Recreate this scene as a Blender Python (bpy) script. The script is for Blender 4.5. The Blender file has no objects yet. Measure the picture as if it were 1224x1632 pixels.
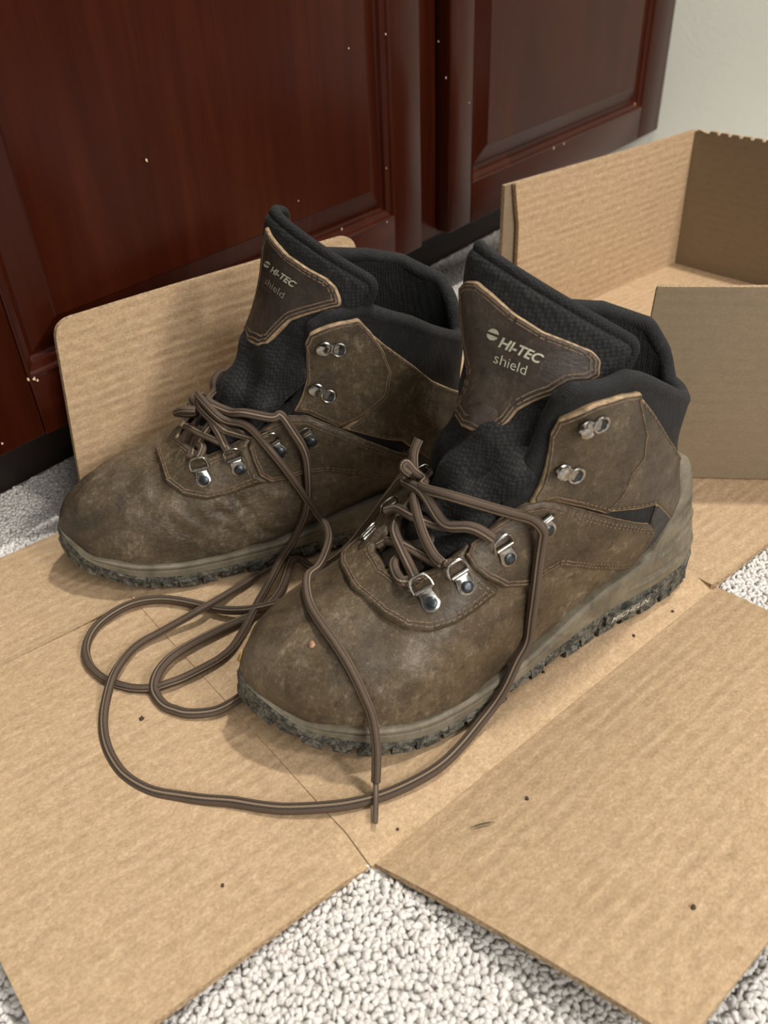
import bpy, bmesh, math, random
from mathutils import Vector, Matrix
from mathutils.geometry import delaunay_2d_cdt
from mathutils.bvhtree import BVHTree
random.seed(7)
import numpy as np
# ---------- camera numbers (shared by the camera and by the surface look-ups) ----------
IMW,IMH,FPX=1224.,1632.,1300.
CAMP=np.array([0,0,.37])
_y,_p,_r=np.radians([51.14,36.33,-2.76])
_fw=np.array([np.sin(_y)*np.cos(_p),np.cos(_y)*np.cos(_p),-np.sin(_p)])
_r0=np.cross(_fw,[0,0,1.]);_r0/=np.linalg.norm(_r0);_u0=np.cross(_r0,_fw)
CR=_r0*np.cos(_r)+_u0*np.sin(_r);CU=-_r0*np.sin(_r)+_u0*np.cos(_r);CF=_fw
def ray(x,y):
    d=CR*((x-IMW/2)/FPX)-CU*((y-IMH/2)/FPX)+CF
    return d/np.linalg.norm(d)
def pix(P):
    P=np.asarray(P,float)-CAMP
    z=P@CF
    return np.stack([IMW/2+FPX*(P@CR)/z,IMH/2-FPX*(P@CU)/z],-1)
def ground(x,y,z=0.):
    d=ray(x,y);return CAMP+d*((z-CAMP[2])/d[2])
# ---------- 1-D interpolation ----------
class Pchip:
    def __init__(s,x,y):
        x=np.asarray(x,float);y=np.asarray(y,float);h=np.diff(x)
        if y.ndim==1:y=y[:,None];s.flat=True
        else:s.flat=False
        d=np.diff(y,axis=0)/h[:,None];m=np.zeros_like(y)
        w1=2*h[1:]+h[:-1];w2=h[1:]+2*h[:-1]
        with np.errstate(all='ignore'):
            t=(w1+w2)[:,None]/(w1[:,None]/d[:-1]+w2[:,None]/d[1:])
        t[~np.isfinite(t)]=0;t[(d[:-1]*d[1:])<=0]=0
        m[1:-1]=t;m[0]=d[0];m[-1]=d[-1]
        s.x,s.y,s.m=x,y,m
    def __call__(s,q):
        q=np.asarray(q,float);sh=q.shape;q=q.ravel()
        i=np.clip(np.searchsorted(s.x,q,side='right')-1,0,len(s.x)-2)
        h=s.x[i+1]-s.x[i];t=(q-s.x[i])/h
        tl=np.clip(t,0,1)[:,None]
        y0,y1,m0,m1=s.y[i],s.y[i+1],s.m[i],s.m[i+1];H=h[:,None]
        r=(2*tl**3-3*tl**2+1)*y0+(tl**3-2*tl**2+tl)*H*m0+(-2*tl**3+3*tl**2)*y1+(tl**3-tl**2)*H*m1
        ex=(t-np.clip(t,0,1))[:,None]
        r=r+ex*H*np.where(ex>0,m1,m0)
        return r.reshape(sh) if s.flat else r.reshape(sh+(s.y.shape[1],))
def catmull(P,m=8,closed=False):
    P=np.asarray(P,float);n=len(P);o=[]
    rng=range(n) if closed else range(n-1)
    for i in rng:
        g=(lambda k:P[k%n]) if closed else (lambda k:P[min(max(k,0),n-1)])
        p0,p1,p2,p3=g(i-1),g(i),g(i+1),g(i+2)
        for k in range(m):
            t=k/m;o.append(.5*((2*p1)+(-p0+p2)*t+(2*p0-5*p1+4*p2-p3)*t*t+(-p0+3*p1-3*p2+p3)*t**3))
    if not closed:o.append(P[-1])
    return np.array(o)
def sstep(a,b,x):
    t=np.clip((np.asarray(x,float)-a)/(b-a),0,1);return t*t*(3-2*t)
# ---------- boot last ----------
SC=1.02
LAT=np.array([(0,0),(.004,.017),(.013,.028),(.03,.0355),(.06,.039),(.10,.040),(.14,.044),(.18,.050),(.21,.0535),(.235,.053),(.26,.046),(.28,.035),(.295,.020),(.305,.003),(.308,-.012)])*SC
MED=np.array([(0,0),(.004,-.017),(.013,-.028),(.03,-.0355),(.06,-.039),(.10,-.040),(.14,-.0425),(.18,-.048),(.21,-.052),(.235,-.0535),(.26,-.052),(.28,-.045),(.295,-.034),(.305,-.021),(.308,-.012)])*SC
SOLE=catmull(np.vstack([LAT,MED[::-1][1:-1]]),10,True)
TIPX=.308*SC
#        Tx   Tz    Bx    Bz   wl    wm   k(dome0,heel1) shaft
SEC=np.array([
[.3132,.034,.3132,.030,.002,.002,0,0],
[.3105,.046,.3110,.020,-1,-1,0,0],
[.3040,.0560,.3055,.017,-1,-1,0,0],
[.2905,.0645,.2930,.015,-1,-1,0,0],
[.2730,.0705,.2770,.014,-1,-1,0,0],
[.2520,.0745,.2560,.014,-1,-1,0,0],
[.2340,.0800,.2350,.014,-1,-1,0,0],
[.2160,.0910,.2080,.014,-1,-1,0,0],
[.1980,.1080,.1750,.014,.0475,.0455,.10,0],
[.1815,.1280,.1350,.014,.0440,.0425,.30,0],
[.1680,.1480,.0900,.014,.0425,.0415,.60,.15],
[.1570,.1660,.0330,.018,.0425,.0415,.95,.4],
[.1500,.1810,.0100,.045,.0425,.0415,1,.7],
[.1455,.1930,.0180,.075,.0420,.0415,1,.9],
[.1420,.2030,.0225,.105,.0420,.0415,1,1],
[.1385,.2130,.0200,.135,.0425,.0420,1,1],
[.1350,.2230,.0190,.160,.0430,.0425,1,1]])
YC=Pchip([0,.2,.235,.27,.295,.32],[0,0,-.001,-.005,-.010,-.0122])
latI=lambda x:np.interp(x,LAT[:,0],LAT[:,1]);medI=lambda x:np.interp(x,MED[:,0],MED[:,1])
_w=SEC.copy()
for i in range(len(_w)):
    if _w[i,4]<0:
        xb=_w[i,2];c=float(YC(xb));_w[i,4]=max(latI(xb)-c-.0012,.004);_w[i,5]=max(c-medI(xb)-.0012,.004)
NV=len(SEC)-1
SECF=Pchip(np.arange(len(SEC)),_w)
_th=np.linspace(0,1,11)
TD=np.array([(0,0),(.010,.20),(.045,.42),(.115,.63),(.24,.81),(.42,.93),(.62,.99),(.82,1.0),(.97,.97),(1.0,.60),(1.0,0)])
TE=np.array([(0,0),(.010,.20),(.040,.42),(.11,.66),(.23,.86),(.40,.97),(.56,1.0),(.72,.91),(.87,.64),(.97,.31),(1.0,0)])
TF=np.array([(0,0),(.004,.24),(.015,.48),(.05,.72),(.15,.91),(.32,1.0),(.52,.99),(.71,.86),(.87,.58),(.97,.29),(1.0,0)])
def _cr(P):
    tt=np.linspace(0,1,401);c=catmull(P,40);return lambda q:np.stack([np.interp(q,tt,c[:,0]),np.interp(q,tt,c[:,1])],-1)
# mirrored ends keep the centre lines smooth
_fD,_fE,_fF=_cr(TD),_cr(TE),_cr(TF)
class Boot:
    def __init__(b,origin,deg,side,**kw):
        b.O=np.array([origin[0],origin[1],0.]);t=np.radians(deg);b.side=side
        b.d=np.array([np.cos(t),np.sin(t),0]);b.l=np.array([-b.d[1],b.d[0],0])*side
        b.flare=kw.get('flare',(0.,0.));b.tw=kw.get('twist',(0,0,0));b.hwl,b.hwm=kw.get('hw',(1.,1.))
    def world(b,L):
        L=np.asarray(L,float);return b.O+L[...,0:1]*b.d+L[...,1:2]*b.l+L[...,2:3]*np.array([0,0,1.])
    def local(b,P):
        P=np.asarray(P,float)-b.O;return np.stack([P@b.d,P@b.l,P[...,2]],-1)
    def S(b,a,v):
        """outer surface of the last: a in -1..1 (0 instep line, + lateral, +-1 sole/heel line), v in 0..NV (toe..collar)"""
        a,v=np.broadcast_arrays(np.asarray(a,float),np.asarray(v,float))
        q=SECF(v);th=np.abs(a);k=q[...,6:7];m=q[...,7:8]
        tp=_fD(th)*(1-k)+(_fE(th)*(1-m)+_fF(th)*m)*k
        s,g=tp[...,0],tp[...,1]
        x=q[...,0]+(q[...,2]-q[...,0])*s;z=q[...,1]+(q[...,3]-q[...,1])*s
        yc=YC(x)
        w=np.where(a>=0,q[...,4],q[...,5])
        # quarter fronts gape away from the tongue
        fl=np.where(a>=0,b.flare[0],b.flare[1])*sstep(9,14,v)*np.exp(-((th-.33)/.13)**2)
        y=yc+np.sign(a)*(w*g+fl*.6)
        x=x+fl*.8
        return np.stack([x,y,z],-1)
    def T(b,a,v):
        """tongue sheet: a in -1..1 across, v from 6.3 to 17"""
        a,v=np.broadcast_arrays(np.asarray(a,float),np.asarray(v,float))
        q=SECF(np.minimum(v,NV+.6))
        ax=np.stack([q[...,2]-q[...,0],q[...,3]-q[...,1]],-1);ax/=np.linalg.norm(ax,axis=-1,keepdims=True)
        hw=np.interp(v,[6,8,11,13,15.5,16.4,17],[.026,.042,.052,.054,.056,.056,.053])
        r=np.interp(v,[6,9,13,17],[.034,.039,.044,.046])
        hw=hw*np.where(a>0,b.hwl,b.hwm)
        ang=a*hw/r
        y=r*np.sin(ang);dep=r*(1-np.cos(ang))*np.interp(v,[8,13],[1.2,1.])
        x=q[...,0]+ax[...,0]*dep;z=q[...,1]+ax[...,1]*dep
        t=sstep(8,15.5,v)
        tx,tz,ty=b.tw
        x=x+t*tx*y;z=z+t*tz*y;y=y+t*ty
        return np.stack([x,y,z],-1)
    def W(b,f,a,v): return b.world(f(a,v))
    def normal(b,f,a,v,e=1e-3):
        a=np.asarray(a,float);v=np.asarray(v,float)
        du=b.world(f(a+e,v))-b.world(f(a-e,v));dv=b.world(f(a,v+.02))-b.world(f(a,v-.02))
        n=np.cross(du,dv);n/=np.linalg.norm(n,axis=-1,keepdims=True)+1e-12
        return n*(-b.side*b.nsign)
    nsign=-1
    def table(b,f,al,vl,na=321,nv=321):
        A,V=np.meshgrid(np.linspace(*al,na),np.linspace(*vl,nv),indexing='ij')
        P=b.W(f,A,V);n=b.normal(f,A,V);vis=((CAMP-P)*n).sum(-1)>0
        return dict(A=A[vis],V=V[vis],q=pix(P[vis]),d=np.linalg.norm(P[vis]-CAMP,axis=-1),f=f)
    def inv(b,tab,p):
        """surface parameters seen at pixel p (nearest visible sheet)"""
        p=np.asarray(p,float);dd=np.hypot(*(tab['q']-p).T)
        near=dd<max(dd.min()*1.5,4.);j=np.where(near)[0]
        j=j[np.argmin(tab['d'][j]+dd[j]*.002)]
        a,v=tab['A'][j],tab['V'][j];f=tab['f']
        for _ in range(8):
            q=pix(b.W(f,a,v));ea,ev=1e-3,1e-2
            J=np.stack([(pix(b.W(f,a+ea,v))-q)/ea,(pix(b.W(f,a,v+ev))-q)/ev],-1)
            if abs(np.linalg.det(J))<1e2:break
            st=np.linalg.solve(J,p-q);st=np.clip(st,[-.05,-.4],[.05,.4]);a,v=a+st[0],v+st[1]
        q=pix(b.W(f,a,v))
        if np.hypot(*(q-p))>6:a,v=tab['A'][j],tab['V'][j]
        return np.array([a,v])
BF=Boot((.4722,.1271),157.9,1,flare=(.012,.0),twist=(-.72,-.58,-.003),hw=(.76,.97))
BB=Boot((.4585,.2661),139.2,-1,flare=(.0,.006),twist=(.50,.28,0))

# ================= scene, camera, world, lights =================
scn=bpy.context.scene
COL=scn.collection
cam_d=bpy.data.cameras.new('camera');cam=bpy.data.objects.new('camera',cam_d);COL.objects.link(cam)
cam_d.sensor_fit='VERTICAL';cam_d.sensor_height=24.;cam_d.lens=24.*FPX/IMH;cam_d.clip_start=.01
cam.matrix_world=Matrix(((CR[0],CU[0],-CF[0],CAMP[0]),(CR[1],CU[1],-CF[1],CAMP[1]),(CR[2],CU[2],-CF[2],CAMP[2]),(0,0,0,1)))
cam_d.dof.use_dof=True;cam_d.dof.focus_distance=.50;cam_d.dof.aperture_fstop=7.0
scn.camera=cam
scn.view_settings.view_transform='Standard';scn.view_settings.look='None'
scn.view_settings.exposure=0.0;scn.view_settings.gamma=1.0;scn.view_settings.use_curve_mapping=False
w=bpy.data.worlds.new('room_air');scn.world=w;w.use_nodes=True
w.node_tree.nodes['Background'].inputs[0].default_value=(1.0,.95,.87,1);w.node_tree.nodes['Background'].inputs[1].default_value=.13
def area(name,loc,target,power,size,col):
    l=bpy.data.lights.new(name,'AREA');l.shape='DISK';l.size=size;l.energy=power;l.color=col
    o=bpy.data.objects.new(name,l);COL.objects.link(o);o.location=loc
    o.rotation_euler=(Vector(target)-Vector(loc)).to_track_quat('-Z','Y').to_euler();return o
area('ceiling_downlight',(1.12,.06,2.35),(.4,.2,0),39,.11,(1,.95,.87))
area('room_lamp',(.50,-2.4,2.2),(.4,.3,.05),40,.40,(1,.95,.87))
area('lit_room_opening',(-.55,-2.5,1.55),(.4,.3,.1),70,1.8,(1,.955,.89))
area('ceiling_bounce_fill',(.35,-.55,2.45),(.35,-.55,0),9,2.4,(1,.96,.90))  # added soft overhead fill, stands in for light bounced off the ceiling
# ================= helpers =================
ORI={}
def reg(o,parent=None,loc=(0,0,0)):
    COL.objects.link(o)
    if parent is not None:
        o.parent=parent;ORI[o]=ORI[parent]
    else:
        o.location=loc;ORI[o]=np.array(loc,float)
    return o
def tag(o,label=None,cat=None,group=None,kind=None):
    if label:o['label']=label
    if cat:o['category']=cat
    if group:o['group']=group
    if kind:o['kind']=kind
    return o
def empty(name,loc): 
    o=bpy.data.objects.new(name,None);o.empty_display_size=.02;return reg(o,None,loc)
def mesh(name,V,F,mats,parent=None,loc=(0,0,0),smooth=True,fm=None,uv=None,vcol=None,weld=0,sharp=None):
    V=np.asarray(V,float);base=ORI[parent] if parent is not None else np.asarray(loc,float)
    me=bpy.data.meshes.new(name);me.from_pydata((V-base).tolist(),[],[tuple(map(int,f)) for f in F])
    if not isinstance(mats,(list,tuple)):mats=[mats]
    for m in mats:me.materials.append(m)
    if fm is not None:me.polygons.foreach_set('material_index',np.asarray(fm,int))
    me.polygons.foreach_set('use_smooth',np.full(len(me.polygons),bool(smooth)))
    if uv is not None:
        uv=np.asarray(uv,float);l=me.uv_layers.new(name='UVMap');vi=np.zeros(len(me.loops),int);me.loops.foreach_get('vertex_index',vi)
        l.data.foreach_set('uv',uv[vi].ravel() if len(uv)==len(V) else uv.ravel())
    if vcol is not None:
        at=me.attributes.new('mask','FLOAT','POINT');at.data.foreach_set('value',np.asarray(vcol,float))
    if weld:
        bm=bmesh.new();bm.from_mesh(me);bmesh.ops.remove_doubles(bm,verts=bm.verts,dist=weld);bm.to_mesh(me);bm.free()
    if sharp is not None:me.set_sharp_from_angle(angle=sharp)
    me.update()
    return reg(bpy.data.objects.new(name,me),parent,loc)
def fix_normals(o):
    bm=bmesh.new();bm.from_mesh(o.data);bmesh.ops.recalc_face_normals(bm,faces=bm.faces);bm.to_mesh(o.data);bm.free();return o
def gridf(nu,nv,off=0,cu=False):
    F=[]
    for i in range(nu if cu else nu-1):
        for j in range(nv-1):
            k=(i+1)%nu
            F.append((off+i*nv+j,off+k*nv+j,off+k*nv+j+1,off+i*nv+j+1))
    return F
def unit(v):
    v=np.asarray(v,float);return v/(np.linalg.norm(v,axis=-1,keepdims=True)+1e-12)
class MB:
    """collects pieces into one mesh"""
    def __init__(s):s.V=[];s.F=[];s.M=[]
    def add(s,V,F,m=0):
        o=len(s.V);s.V+=[tuple(map(float,v)) for v in V];s.F+=[tuple(int(i)+o for i in f) for f in F];s.M+=[m]*len(F)
    def box(s,c,e1,e2,e3,h,m=0,bev=0.0):
        c=np.asarray(c,float);A=[np.asarray(e,float)*k for e,k in zip((e1,e2,e3),h)]
        if bev<=0:
            V=[c+i*A[0]+j*A[1]+k*A[2] for i in(-1,1) for j in(-1,1) for k in(-1,1)]
            s.add(V,[(0,1,3,2),(4,6,7,5),(0,4,5,1),(2,3,7,6),(0,2,6,4),(1,5,7,3)],m)
        else:
            bm=bmesh.new();bmesh.ops.create_cube(bm,size=2)
            for v in bm.verts:v.co=Vector((v.co.x*h[0],v.co.y*h[1],v.co.z*h[2]))
            bmesh.ops.bevel(bm,geom=bm.edges[:],offset=bev,segments=2,profile=.5,affect='EDGES')
            M=np.stack([unit(e1),unit(e2),unit(e3)])
            s.add([c+np.array(v.co)@M for v in bm.verts],[[v.index for v in f.verts] for f in bm.faces],m);bm.free()
    def tube(s,P,r,n=8,m=0,closed=False,cap=True,flat=1.0,up=None):
        V,F,_=tube_geo(P,r,n,closed,cap,flat,up);s.add(V,F,m)
    def lathe(s,c,ax,prof,n=16,m=0):
        ax=unit(ax);t=unit(np.cross(ax,[.3,.5,.8]));b=np.cross(ax,t);V=[];F=[]
        for i in range(n):
            a=2*math.pi*i/n
            for r,z in prof:V.append(np.asarray(c)+ax*z+(t*math.cos(a)+b*math.sin(a))*r)
        F=gridf(n,len(prof),0,True);s.add(V,F,m)
    def torus(s,c,ax,R,r,n=20,k=8,m=0):
        s.lathe(c,ax,[(R+r*math.cos(2*math.pi*j/k),r*math.sin(2*math.pi*j/k)) for j in range(k+1)],n,m)
    def build(s,name,mats,parent=None,loc=(0,0,0),smooth=True,sharp=math.radians(40),**k):
        return fix_normals(mesh(name,np.array(s.V),s.F,mats,parent,loc,smooth,fm=s.M,sharp=sharp,**k))
def tube_geo(P,r,n=8,closed=False,cap=True,flat=1.0,up=None):
    P=np.asarray(P,float);N=len(P)
    T=unit(np.roll(P,-1,0)-np.roll(P,1,0)) if closed else unit(np.gradient(P,axis=0))
    r=np.broadcast_to(np.asarray(r,float),(N,))
    nn=np.array(up if up is not None else [0,0,1.],float);V=np.zeros((N,n,3))
    for i in range(N):
        nn=nn-T[i]*(nn@T[i])
        if np.linalg.norm(nn)<1e-4:nn=np.cross(T[i],[.31,.9,.2])
        nn=unit(nn);bb=np.cross(T[i],nn)
        for j in range(n):
            a=2*math.pi*j/n;V[i,j]=P[i]+r[i]*(bb*math.cos(a)+nn*math.sin(a)*flat)
    F=[]
    for i in range(N if closed else N-1):
        k=(i+1)%N
        for j in range(n):F.append((i*n+j,i*n+(j+1)%n,k*n+(j+1)%n,k*n+j))
    L=np.concatenate([[0],np.cumsum(np.linalg.norm(np.diff(P,axis=0),axis=1))])
    V=V.reshape(-1,3)
    if cap and not closed:
        F.append(tuple(range(n))[::-1]);F.append(tuple(range((N-1)*n,N*n)))
    return V,F,L
# ================= materials =================
def mat(name):
    m=bpy.data.materials.new(name);m.use_nodes=True;nt=m.node_tree;b=nt.nodes['Principled BSDF'];return m,nt,b
def nd(nt,t,**k):
    n=nt.nodes.new(t)
    for a,v in k.items():
        if a.startswith('i_'):
            key=a[2:];key=int(key) if key.isdigit() else key.replace('_',' ');n.inputs[key].default_value=v
        else:setattr(n,a,v)
    return n
def ramp(nt,fac,stops,interp='LINEAR'):
    r=nt.nodes.new('ShaderNodeValToRGB');r.color_ramp.interpolation=interp;e=r.color_ramp.elements
    while len(e)<len(stops):e.new(.5)
    for el,(p,c) in zip(e,stops):el.position=p;el.color=(*c,1) if len(c)==3 else c
    nt.links.new(fac,r.inputs[0]);return r.outputs[0]
def noise(nt,vec,scale,detail=4,rough=.55,dist=0):
    n=nd(nt,'ShaderNodeTexNoise');n.inputs['Scale'].default_value=scale;n.inputs['Detail'].default_value=detail;n.inputs['Roughness'].default_value=rough;n.inputs['Distortion'].default_value=dist
    if vec is not None:nt.links.new(vec,n.inputs['Vector'])
    return n.outputs['Fac']
def mapping(nt,vec,scale=(1,1,1),rot=(0,0,0)):
    n=nd(nt,'ShaderNodeMapping');n.inputs['Scale'].default_value=scale;n.inputs['Rotation'].default_value=rot;nt.links.new(vec,n.inputs['Vector']);return n.outputs[0]
def mixc(nt,fac,a,b,mode='MIX'):
    n=nd(nt,'ShaderNodeMix',data_type='RGBA',blend_type=mode)
    for s,v in ((n.inputs[0],fac),(n.inputs[6],a),(n.inputs[7],b)):
        if hasattr(v,'is_linked'):nt.links.new(v,s)
        else:s.default_value=v if not isinstance(v,tuple) else ((*v,1) if len(v)==3 else v)
    return n.outputs[2]
def mth(nt,op,a,b=0.,c=0.):
    n=nd(nt,'ShaderNodeMath',operation=op)
    for s,v in zip(n.inputs,(a,b,c)):
        if hasattr(v,'is_linked'):nt.links.new(v,s)
        else:s.default_value=v
    return n.outputs[0]
def bump(nt,b,h,strength,dist,prev=None):
    n=nd(nt,'ShaderNodeBump');n.inputs['Strength'].default_value=strength;n.inputs['Distance'].default_value=dist;nt.links.new(h,n.inputs['Height'])
    if prev is not None:nt.links.new(prev,n.inputs['Normal'])
    nt.links.new(n.outputs[0],b.inputs['Normal']);return n.outputs[0]
def objc(nt):return nd(nt,'ShaderNodeTexCoord').outputs['Object']
def uvc(nt):return nd(nt,'ShaderNodeTexCoord').outputs['UV']
def plain(name,col,rough=.6,metal=0.,spec=.5,nscale=None,amt=.25,bsc=None,bd=.0003):
    m,nt,b=mat(name);b.inputs['Roughness'].default_value=rough;b.inputs['Metallic'].default_value=metal;b.inputs['Specular IOR Level'].default_value=spec
    v=objc(nt)
    f=noise(nt,v,nscale or 60,4);lo=tuple(c*(1-amt) for c in col);hi=tuple(min(1,c*(1+amt)) for c in col)
    nt.links.new(ramp(nt,f,[(.3,lo),(.7,hi)]),b.inputs['Base Color'])
    if bsc:bump(nt,b,noise(nt,v,bsc,3),.5,bd)
    return m
def leather(name,dark,mid,light,dust=(.30,.24,.16),dustamt=.5,crease=1.,seed=0.):
    m,nt,b=mat(name);v0=objc(nt)
    mp=nd(nt,'ShaderNodeMapping');mp.inputs['Location'].default_value=(seed,seed*1.7,seed*.6);nt.links.new(v0,mp.inputs['Vector']);v=mp.outputs[0]
    n1=noise(nt,v,22,6,.62,.6);n2=noise(nt,v,85,5,.65,.3);n3=noise(nt,mapping(nt,v,(1,1,2.2)),240,3,.6,.5)
    c=ramp(nt,n1,[(.30,dark),(.50,mid),(.72,light)])
    c=mixc(nt,mth(nt,'MULTIPLY',ramp(nt,n2,[(.50,(0,0,0)),(.75,(1,1,1))]),.75),c,tuple(x*.42 for x in dark))
    mot=noise(nt,v,430,4,.7)
    c=mixc(nt,.75,c,ramp(nt,mot,[(.30,(.35,.35,.35)),(.50,(.5,.5,.5)),(.70,(.68,.67,.64))]),'OVERLAY')
    # pale scuffs and dried dust
    sc=ramp(nt,noise(nt,mapping(nt,v,(1,1.8,.8),(0,0,.6)),170,6,.75,.35),[(.52,(0,0,0)),(.74,(1,1,1))])
    sp=ramp(nt,n1,[(.40,(0,0,0)),(.66,(1,1,1))])
    c=mixc(nt,mth(nt,'MULTIPLY',mth(nt,'MULTIPLY',sc,sp),dustamt),c,dust)
    fine=ramp(nt,noise(nt,v,900,2,.6),[(.62,(0,0,0)),(.72,(1,1,1))])
    c=mixc(nt,mth(nt,'MULTIPLY',fine,.34*dustamt+.03),c,dust)
    nt.links.new(c,b.inputs['Base Color'])
    nt.links.new(ramp(nt,n2,[(.3,(.34,)*3),(.7,(.54,)*3)]),b.inputs['Roughness'])
    b.inputs['Specular IOR Level'].default_value=.42
    h1=bump(nt,b,noise(nt,v,1100,3,.6),.30,.0004)
    wr=nd(nt,'ShaderNodeTexVoronoi');wr.feature='DISTANCE_TO_EDGE';wr.inputs['Scale'].default_value=420;nt.links.new(v,wr.inputs['Vector'])
    h2=bump(nt,b,mth(nt,'MINIMUM',wr.outputs[0],.22),.12*crease,.0006,h1)
    wv=noise(nt,mapping(nt,v,(1.,.45,1.5),(0,.3,.9)),150,5,.6,1.2)
    bump(nt,b,wv,.42*crease,.0013,h2)
    return m
M={}
M['vampF']=leather('oiled_brown_leather',(.046,.032,.019),(.086,.061,.036),(.140,.104,.065),(.40,.34,.25),.70,.8)
M['vampB']=leather('creased_brown_leather',(.042,.030,.019),(.078,.057,.036),(.128,.097,.063),(.38,.32,.24),.70,1.7,.37)
M['panel']=leather('worn_brown_leather',(.034,.023,.013),(.064,.045,.026),(.106,.077,.045),(.36,.30,.21),.6,.9,.11)
M['patch']=leather('dark_brown_leather',(.020,.0135,.010),(.036,.025,.019),(.064,.047,.036),(.24,.20,.15),.40,.9,.71)
M['dark_patch']=leather('smooth_dark_leather',(.040,.029,.023),(.062,.046,.037),(.095,.073,.058),(.2,.17,.13),.25,.5,.9)
M['edge']=plain('raw_leather_edge',(.29,.20,.115),.8,nscale=300,amt=.45)
M['thread']=plain('brown_thread',(.13,.088,.055),.8,nscale=400,amt=.4)
def textile(name,col,sc=1150,hi=.02,dust=0.12):
    m,nt,b=mat(name);v=objc(nt)
    vo=nd(nt,'ShaderNodeTexVoronoi');vo.inputs['Scale'].default_value=sc;vo.inputs['Randomness'].default_value=.25;nt.links.new(v,vo.inputs['Vector'])
    n=noise(nt,v,40,5,.6);d=ramp(nt,noise(nt,v,160,5,.7),[(.52,(0,0,0)),(.8,(1,1,1))])
    c=ramp(nt,vo.outputs['Distance'],[(.1,tuple(x*1.5 for x in col)),(.6,tuple(x*.4 for x in col))])
    c=mixc(nt,mth(nt,'MULTIPLY',d,dust),c,(.16,.13,.10))
    nt.links.new(c,b.inputs['Base Color']);b.inputs['Roughness'].default_value=.75;b.inputs['Specular IOR Level'].default_value=.3
    b.inputs['Sheen Weight'].default_value=.03
    h=bump(nt,b,mth(nt,'SUBTRACT',1.,vo.outputs['Distance']),.8,.0006)
    bump(nt,b,noise(nt,v,55,4,.6,.8),.5,.003,h)
    return m
M['mesh']=textile('black_mesh_textile',(.0125,.0125,.014))
M['lining']=textile('black_lining',(.008,.008,.009),700,.02,.03)
M['tongue']=textile('charcoal_woven_textile',(.0125,.0125,.0138),470,.02,.14)
def rubber(name,dark,mud,amt):
    m,nt,b=mat(name);v=objc(nt)
    d=ramp(nt,noise(nt,v,210,6,.7,.8),[(.44,(0,0,0)),(.60,(1,1,1))]);d2=ramp(nt,noise(nt,v,900,3,.7),[(.50,(0,0,0)),(.60,(1,1,1))])
    c=mixc(nt,mth(nt,'MULTIPLY',d,amt),dark,mud);c=mixc(nt,mth(nt,'MULTIPLY',d2,amt*.5),c,tuple(x*1.2 for x in mud))
    nt.links.new(c,b.inputs['Base Color']);b.inputs['Roughness'].default_value=.7
    h=bump(nt,b,noise(nt,v,300,5,.7),.9,.0012);bump(nt,b,d2,.3,.0005,h);return m
M['outsole']=rubber('muddy_black_rubber',(.012,.015,.015),(.23,.215,.17),.62)
M['counter']=rubber('grey_rubber_counter',(.024,.023,.022),(.10,.09,.078),.32)
def midsole():
    m,nt,b=mat('taupe_foam_midsole');v=objc(nt)
    n=noise(nt,v,45,6,.65,.5);c=ramp(nt,n,[(.3,(.080,.066,.044)),(.5,(.150,.127,.088)),(.72,(.225,.196,.145))])
    sc=ramp(nt,noise(nt,mapping(nt,v,(1,1,.5)),260,5,.7),[(.55,(0,0,0)),(.7,(1,1,1))])
    c=mixc(nt,mth(nt,'MULTIPLY',sc,.4),c,(.07,.055,.038));nt.links.new(c,b.inputs['Base Color']);b.inputs['Roughness'].default_value=.62
    bump(nt,b,noise(nt,v,420,4,.65),.5,.0007);return m
M['midsole']=midsole()
M['steel']=plain('worn_nickel',(.36,.345,.32),.27,1.,nscale=500,amt=.35,bsc=700,bd=.0001)
M['rivet']=plain('dark_rivet',(.055,.062,.070),.35,.85,nscale=600,amt=.4)
M['ink']=plain('pale_print',(.40,.385,.30),.7,nscale=900,amt=.35)
M['ink2']=plain('faded_print',(.22,.20,.155),.7,nscale=900,amt=.6)
M['sole_print']=plain('white_sole_print',(.50,.48,.42),.7,nscale=900,amt=.4)
def lace():
    m,nt,b=mat('striped_brown_lace');uv=uvc(nt)
    s=nd(nt,'ShaderNodeSeparateXYZ');nt.links.new(uv,s.inputs[0])
    u=s.outputs[0];L=s.outputs[1]
    f=mth(nt,'FRACT',mth(nt,'MULTIPLY',u,3.0))
    c=ramp(nt,f,[(0,(.088,.055,.036)),(.28,(.110,.070,.046)),(.33,(.013,.009,.007)),(.44,(.013,.009,.007)),(.49,(.27,.185,.115)),(.60,(.27,.185,.115)),(.65,(.013,.009,.007)),(.78,(.013,.009,.007)),(.83,(.088,.055,.036))])
    w1=mth(nt,'ABSOLUTE',mth(nt,'SINE',mth(nt,'ADD',mth(nt,'MULTIPLY',L,3600.),mth(nt,'MULTIPLY',u,18.85))))
    c=mixc(nt,mth(nt,'MULTIPLY',mth(nt,'SUBTRACT',1.,w1),.45),c,(.02,.014,.01))
    n=noise(nt,objc(nt),60,3);c=mixc(nt,mth(nt,'MULTIPLY',n,.15),c,(.20,.15,.10))
    nt.links.new(c,b.inputs['Base Color']);b.inputs['Roughness'].default_value=.7
    bump(nt,b,w1,.6,.0004);return m
M['lace']=lace()
M['aglet']=plain('brown_plastic_aglet',(.085,.058,.042),.3,nscale=200,amt=.3)
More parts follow.
